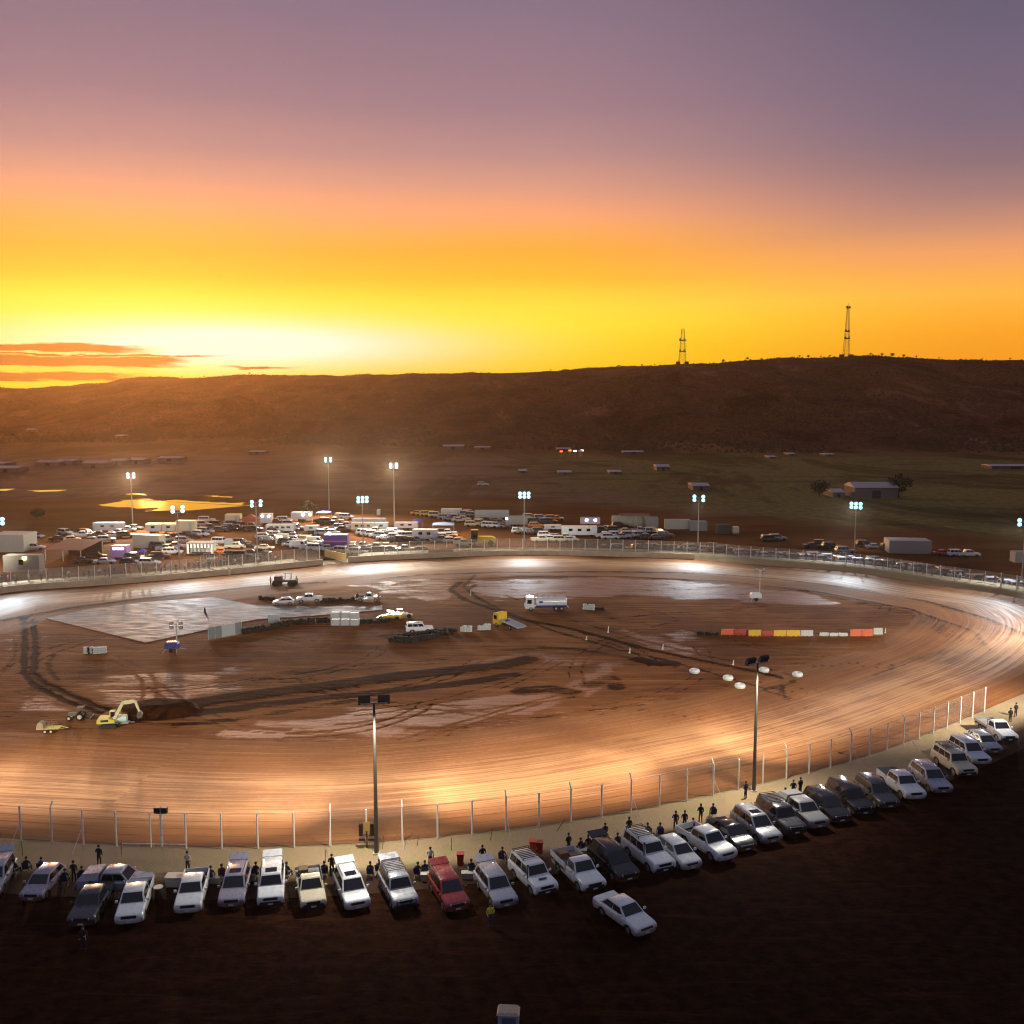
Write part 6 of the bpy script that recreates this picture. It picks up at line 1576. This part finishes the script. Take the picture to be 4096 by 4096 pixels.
Z('in the line just left of the purple transporter', 'white vehicles left of the purple transporter', '1200,2194,-8,vW 1240,2200,5,pW 1268,2204,-5,fW 1290,2196,0,vW 1308,2206,0,pW 1262,2178,0,vC 1220,2184,0,wS')
Z('on the orange dirt behind the purple transporter', 'cars behind the purple transporter', '1295,2142,-10,wS 1310,2130,0,sM 1330,2138,5,hW 1290,2092,0,pD 1310,2096,0,fD 1340,2092,0,pC 1387,2078,-18,fW 1365,2118,-8,wS 1385,2112,5,pW 1372,2124,0,sD')
Z('in the front line right of the yellow gate', 'cars right of the yellow gate', '1375,2216,-15,fC 1432,2218,-8,wW 1410,2206,0,pC 1458,2212,0,wD 1478,2214,0,sB 1505,2200,0,pW 1545,2200,0,pW 1560,2212,0,wD 1580,2210,0,sB 1520,2214,5,wB 1600,2216,0,hD 1620,2208,0,pC 1700,2214,0,wD 1680,2210,0,sM 1450,2196,0,pW 1418,2190,0,sC')
Z('in the row below the square-windowed caravan', 'white cars below the square-windowed caravan', '1460,2140,-6,wW 1478,2144,-6,fW 1496,2146,-6,wW 1512,2150,-6,sW 1530,2152,-6,wS 1545,2150,0,wB 1560,2146,0,wD 1500,2134,0,pW 1565,2130,0,sM 1580,2138,0,fM 1540,2160,0,sS')
Z('around the largest caravan', 'cars around the largest caravan', '1592,2168,-8,pD 1610,2152,5,wS 1640,2154,8,fS 1585,2158,0,wM 1620,2172,0,fB 1645,2174,0,wB 1665,2168,0,sD 1770,2140,0,wD 1790,2142,-5,pW 1755,2150,5,sS 1775,2158,0,wW 1800,2150,0,hW 1815,2160,0,sO 1805,2170,0,hW 1765,2168,0,pM 1835,2172,0,sC 1855,2184,0,pC')
Z('beside the white box trailer at the top', 'cars at the top of the pits', '1672,2060,5,sO 1690,2062,0,sY 1708,2064,5,wY 1726,2066,0,pY 1745,2070,0,fC 1782,2078,-5,wM 1800,2082,0,sM 1820,2078,0,wS 1838,2088,0,sC 1850,2086,-5,pC 1868,2066,0,fS 1888,2068,0,wM 1880,2060,5,wS')
Z('in front of the long grey-white semi-trailer', 'cars in front of the long semi-trailer', '1890,2106,0,wC 1912,2102,0,pY 1925,2098,0,wC 1948,2092,0,wD 1960,2112,-8,fW 1975,2096,0,sB 1985,2112,0,wM 1998,2100,0,pD 2010,2112,0,sD')
Z('behind the middle lamp pole', 'cars behind the middle lamp pole', '2080,2134,0,wW 2100,2136,0,fK 2120,2138,0,wD 2140,2134,0,sD 2160,2136,0,fB 2145,2112,0,wO 2120,2076,0,wW 2145,2078,0,sO 2165,2080,0,wM 2190,2080,0,sO 2210,2082,0,wO 2228,2080,0,hC 2135,2094,0,wB 2170,2096,0,pD 2110,2092,0,sS 2200,2094,0,wD')
Z('in front of the long windowed caravan', 'cars before the long windowed caravan', '2165,2168,10,pC 2185,2150,0,wW 2205,2162,0,sW 2228,2156,5,hS 2245,2168,0,wC 2262,2160,0,pW 2280,2166,0,sC')
Z('between the long windowed caravan and containers', 'cars before the containers', '2405,2130,0,wD 2420,2152,5,pW 2440,2158,0,wW 2465,2150,-6,wW 2490,2154,0,sS 2515,2150,0,wM 2540,2148,0,pS 2565,2150,0,wS 2590,2156,0,hD 2430,2122,0,sM 2460,2128,0,wD 2505,2132,0,sC 2560,2132,0,pM 2610,2136,10,fS 2640,2140,0,wB 2660,2150,0,wD 2625,2158,0,sD 2480,2112,0,wB')
Z('behind the far fence near the container row', 'dark cars close behind the far fence', '2420,2202,20,sB 2480,2204,0,wD 2560,2204,8,wB 2620,2204,-8,fB 2655,2206,0,wD 2705,2206,0,wD 2740,2204,0,sB 2770,2206,0,fM 2830,2212,0,wS 2870,2216,5,wB 2905,2212,0,fD 2860,2200,-10,wB 2940,2220,0,wD')
Z('in the crowd outside the right-hand bend', 'cars outside the right-hand bend', '2975,2224,5,wS 3000,2232,0,sD 3030,2230,0,fB 3060,2236,0,wS 3090,2234,0,wD 3120,2240,0,pS 3150,2236,0,wB 3180,2244,0,wD 3205,2236,0,sM 3235,2246,0,wW 3265,2240,0,fS 3290,2250,0,wS 3320,2244,0,wW 3350,2252,0,pM 3385,2258,0,wW 3410,2248,0,sS 3445,2262,-8,wW 3480,2264,0,pW 3505,2258,0,fD 3530,2268,0,wS 3565,2272,0,wD 3600,2276,0,sW 3640,2280,0,wD 3680,2288,0,fS 3720,2292,0,wD 3760,2300,0,pS 3800,2306,0,wD 3840,2314,0,wS 3880,2322,0,sM 3930,2330,0,wD 3980,2340,0,wS 4040,2352,0,wW 4080,2360,0,wS')
Z('on the dark ground behind the right-hand bend', 'cars on the dark ground at the right', '3080,2166,0,wD 3110,2162,5,wM 3290,2186,-8,wB 3250,2192,0,sD 3325,2196,0,wD 3380,2214,0,wS 3500,2196,0,sM 3560,2200,0,wD 3770,2222,5,sR 3830,2226,0,wW 3872,2228,-5,pW 3460,2188,0,wB')
# spectators lining the far fence at the left
crowd_cols = ['dark','dark','pale-shirted','blue-shirted','dark','red-shirted']
for k in range(64):
    i = gl + 8 + int(k * (leftE - gl - 16) / 64) + random.randint(-1,1); t = random.choice((-2.9,-3.6,-4.4,-5.2))
    q = ringpt(i, t); zz = bank_h(i, -t) + .012
    person(Vector((q.x, q.y, zz)), math.atan2(NRM[i%NO].y, NRM[i%NO].x) + PI/2 + random.uniform(-.3,.3), False, crowd_cols[k % 6], 'spectator standing behind the far fence left of the yellow gate', 'spectators behind the far fence')
for k in range(46):
    i = right0 + 6 + int(k * 95 / 46); t = random.choice((-2.9,-3.6,-4.6)); q = ringpt(i, t); zz = bank_h(i, -t) + .012
    person(Vector((q.x, q.y, zz)), math.atan2(NRM[i%NO].y, NRM[i%NO].x) + PI/2 + random.uniform(-.3,.3), False, crowd_cols[(k*5) % 6], 'spectator standing behind the fence round the right-hand bend', 'spectators behind the right-hand bend')
# ------------------------------------------------------------------ sheds and lights far out on the plain
def far_shed(u, v, wpx, vtop, label, roofm=None, wallm=None, depth=12):
    p = G(u, v); L = wpx/FPX*p.length; h = max(1.5, hgt(p, vtop)); r = empty('farm_shed', p, 0, label, 'shed', 'low sheds far out on the plain'); wallm = wallm or mat('far_wall', (.20,.17,.15), .8); roofm = roofm or mat('far_pale_roof', (.55,.42,.38), .5)
    m = MB(); m.box(-L/2, L/2, -depth/2, depth/2, 0, h*.7); m.build('wall', wallm, r)
    m = MB(); m.loft([[(x,-depth/2-.3,h*.7),(x,depth/2+.3,h*.7),(x,0,h)] for x in (-L/2-.3, L/2+.3)]); m.build('roof', roofm, r)
    m = MB(); m.box(-L*.1, L*.1, -depth/2-.05, -depth/2+.01, 0, h*.5); m.build('door', mat('far_door', (.05,.04,.04), .8), r)
FS = [(45,1886,84,1862,'grey shed lowest in the far-left group'), (20,1862,40,1846,'small shed at the left edge of the plain'), (210,1860,86,1840,'long low dark shed in the far-left group'), (275,1858,66,1835,'brown-roofed shed second in the far-left group'),
      (392,1868,80,1842,'wide pale shed with an open bay on the far-left plain'), (482,1858,50,1834,'shed with a dark bay right of the wide pale one'), (560,1852,52,1830,'shed with a bright roof edge on the left plain'), (690,1842,84,1825,'long shed with a glowing roof line, rightmost of the left group'),
      (485,1752,26,1738,'tiny pale hut on the lower hill slope at the left'), (102,1694,14,1684,'smallest pale hut on the left hill slope'), (132,1726,34,1714,'flat pale hut on the left hill slope'), (1815,1796,80,1778,'pale roof in the middle of the plain, left one'), (1930,1796,60,1784,'pale roof in the middle of the plain, right one'),
      (2252,1800,54,1790,'thin pale roof above the red lights'), (2530,1812,80,1802,'low roof right of the red lights'), (2257,1894,52,1884,'long thin roof on the green plain'), (2456,1892,46,1883,'thin roof on the green plain beside another'), (2646,1880,50,1856,'grey hut on the right plain'),
      (2794,1956,64,1930,'shed with a bright roof edge above the right lamp pole'), (3335,1984,44,1954,'small grey shed left of the long one on the green plain'), (3482,1986,160,1927,'long dark shed with a bright roof line on the green plain'),
      (2090,1888,30,1878,'small hut on the plain near the centre'), (4040,1872,170,1856,'very long pale roof at the right edge of the plain'), (3080,1832,26,1822,'tilted tiny roof on the right plain, left of three'), (3158,1820,26,1812,'tilted tiny roof on the right plain, middle of three'), (3308,1822,36,1812,'tiny roof on the right plain, right of three'), (1035,1812,60,1802,'low brown shed under the hill near the left centre')]
for u, v, wpx, vt, lab in FS: far_shed(u, v, wpx, vt, lab)
# red and white lamps of the far yard
for u, v, c, lab in ((2245,1830,(1,.12,.04),'left red lamp of the far yard'),(2280,1826,(1,.15,.05),'right red lamp of the far yard'),(2300,1828,(1,.95,.8),'white lamp right of the red ones in the far yard'),(2328,1826,(1,.85,.6),'warm lamp at the foot of the far mast')):
    p = G(u, v); r = empty('yard_lamp', p, 0, lab, 'yard lamp', 'lamps of the far yard'); MB().tube((0,0,0),(0,0,3.2),.10,n=6).build('lamp_post', galv, r)
    MB().box(-.9,.9,-.3,.3,3.2,4.1).build('lamp', mat('yard_lamp_%d' % int(c[1]*100), c, .4, emit=c, es=3.0), r)
p = G(2322,1826); r = empty('mast', p, 0, 'short pale mast beside the red lamps of the far yard', 'mast'); m = MB(); h = hgt(p, 1808); m.tube((0,0,0),(0,0,h),.5,.3,8); m.build('shaft', galv, r); m = MB(); m.box(-1.2,1.2,-1,1,h,h+1.2); m.build('mast_head', W_, r)
place(('wagon','white',(), True), G(1932,1944), 0, 'white car driving on the dirt road across the plain', 'car', None)
# ------------------------------------------------------------------ lattice towers on the ridge
rust = mat('tower_steel', (.10,.06,.04), .7, .3)
def onridge(u):
    R = float(ridge_d(u)); x = (u - 2048) / FPX * R; return Vector((x, R, terr(x, R)))
def lattice(u, vtop, label, b0, b1, plats, wm=.22, n_=12):
    p = onridge(u); h = H + p.y*(1570 - vtop)/FPX - p.z
    r = empty('radio_tower', p, 0, label, 'radio tower', 'radio towers on the ridge'); m = MB()
    q = lambda i, k: Vector(((b0+(b1-b0)*k)*(1,-1,-1,1)[i], (b0+(b1-b0)*k)*(1,1,-1,-1)[i], h*k))
    for i in range(4):
        m.tube(q(i,0), q(i,1), wm, wm*.7, 6)
        for k in range(n_):
            a, b = k/n_, (k+1)/n_; j = (i+1) % 4
            m.tube(q(i,a), q(j,b), wm*.45, n=4); m.tube(q(j,a), q(i,b), wm*.45, n=4); m.tube(q(i,b), q(j,b), wm*.4, n=4)
    m.build('lattice', rust, r)
    for k, s in plats:
        m = MB(); w_ = (b0+(b1-b0)*k) + s; m.box(-w_,w_,-w_,w_,h*k-.6,h*k+.6); m.build('platform', rust, r)
        for dx in (-w_, w_*.4): m = MB(); m.tube((dx, -w_, h*k+1.5),(dx,-w_-1.0,h*k+1.5),1.3,n=10); m.build('dish', W_ if dx > 0 else rust, r)
    m = MB(); m.tube((0,0,h),(0,0,h+4),.25,n=6); m.build('antenna', rust, r)
    for s in (-1,1): m = MB(); m.box(s*7-3, s*7+3, -3, 3, -3, 3.5); m.build('equipment_hut', mat('hut_dark', (.06,.04,.03), .8), r)
lattice(2722, 1322, 'stouter lattice radio tower with platforms, left one on the ridge', 5.6, 2.0, ((.68,2.2),(.36,.5)))
lattice(3370, 1232, 'taller slim lattice radio tower, right one on the ridge', 4.2, 1.1, ((.96,1.6),(.5,.3),(.36,.4)), n_=16)
# sparse trees along the ridge line and the scrub on the slope
leafm = mat('dusk_leaves', (.055,.05,.02), .9); barkm = mat('dusk_bark', (.06,.04,.03), .9)
def tree(p, h, label, group, w=1.0):
    r = empty('gum_tree', p, 0, label, 'tree', group); m = MB(); m.tube((0,0,-1),(h*.03,0,h*.5),h*.03,h*.02,6)
    for k in range(4): a = k*1.7; m.tube((h*.04,0,h*.45),(math.cos(a)*h*.28*w, math.sin(a)*h*.28*w, h*.8),h*.018,h*.008,5)
    m.build('trunk', barkm, r); m = MB()
    for k in range(330):
        a = random.uniform(0,2*PI); rr = random.random()**.6; c = Vector((math.cos(a)*rr*h*.42*w + h*.05, math.sin(a)*rr*h*.42*w, h*(.58 + random.uniform(-.42,.40)*(1-rr*.6))))
        s = h*random.uniform(.03,.075); d1 = Vector([random.gauss(0,1) for _ in range(3)]).normalized(); d2 = d1.orthogonal().normalized()
        m.add([c+d1*s, c+d2*s, c-d1*s, c-d2*s], [(0,1,2,3)])
    m.build('crown', leafm, r)
for u, hh_ in ((742,6),(830,7),(905,5),(1010,6),(1230,5),(1700,5),(2200,5),(2560,6),(2610,5),(2880,9),(2975,10),(3030,5),(3180,7),(3215,9),(3265,6),(3300,6),(3460,8),(3505,9),(3545,12),(3590,10),(3640,7),(3730,6),(3900,6),(4010,5)):
    tree(onridge(u) + Vector((0,-6,0)), hh_*random.uniform(.45,.75), ('bushy tree' if hh_ > 7 else 'small tree') + ' silhouetted on the ridge line', 'trees on the ridge line', 1.1)
for u, v, hh_, lab in ((3593,1988,9,'dark round tree at the right end of the long shed'), (3276,1988,7,'dark bushy tree left of the small grey shed'), (1230,2062,5,'low tree behind the lit trailers'), (150,2080,4,'low bush on the mud left of the small lit pole')):
    tree(G(u, v), hh_, lab, 'trees on the plain', 1.2)
# scrub scattered over the slope
m = MB(); random.seed(11)
cnt = 0
while cnt < 26000:
    x = random.uniform(-1300, 1300); y = random.uniform(640, 2250)
    if abs(x) > y*.60: continue
    u = 2048 + x/y*FPX
    if y < foot_d(u)*.97 or y > ridge_d(u)*1.01: continue
    cl = noise.noise(Vector((x*.01, y*.006, 7)))
    if random.random() > .5 + cl*1.2: continue
    z = terr(x, y); s = random.uniform(.8,2.4)
    a = random.uniform(0, PI); c, sn = math.cos(a)*s, math.sin(a)*s
    m.add([(x-c,y-sn,z-.2),(x+sn*.8,y-c*.8,z-.2),(x+c,y+sn,z-.2),(x-sn*.8,y+c*.8,z-.2),(x+random.uniform(-.4,.4),y,z+s*random.uniform(.7,1.1))], [(0,1,4),(1,2,4),(2,3,4),(3,0,4)]); cnt += 1
o = D.objects.new('scrub', m.mesh('scrub', mat('dry_scrub', (.07,.045,.02), .95), fix=False)); COL.objects.link(o); tag(o, 'dry scrub dotting the hillside below the ridge', 'scrub', kind='stuff')
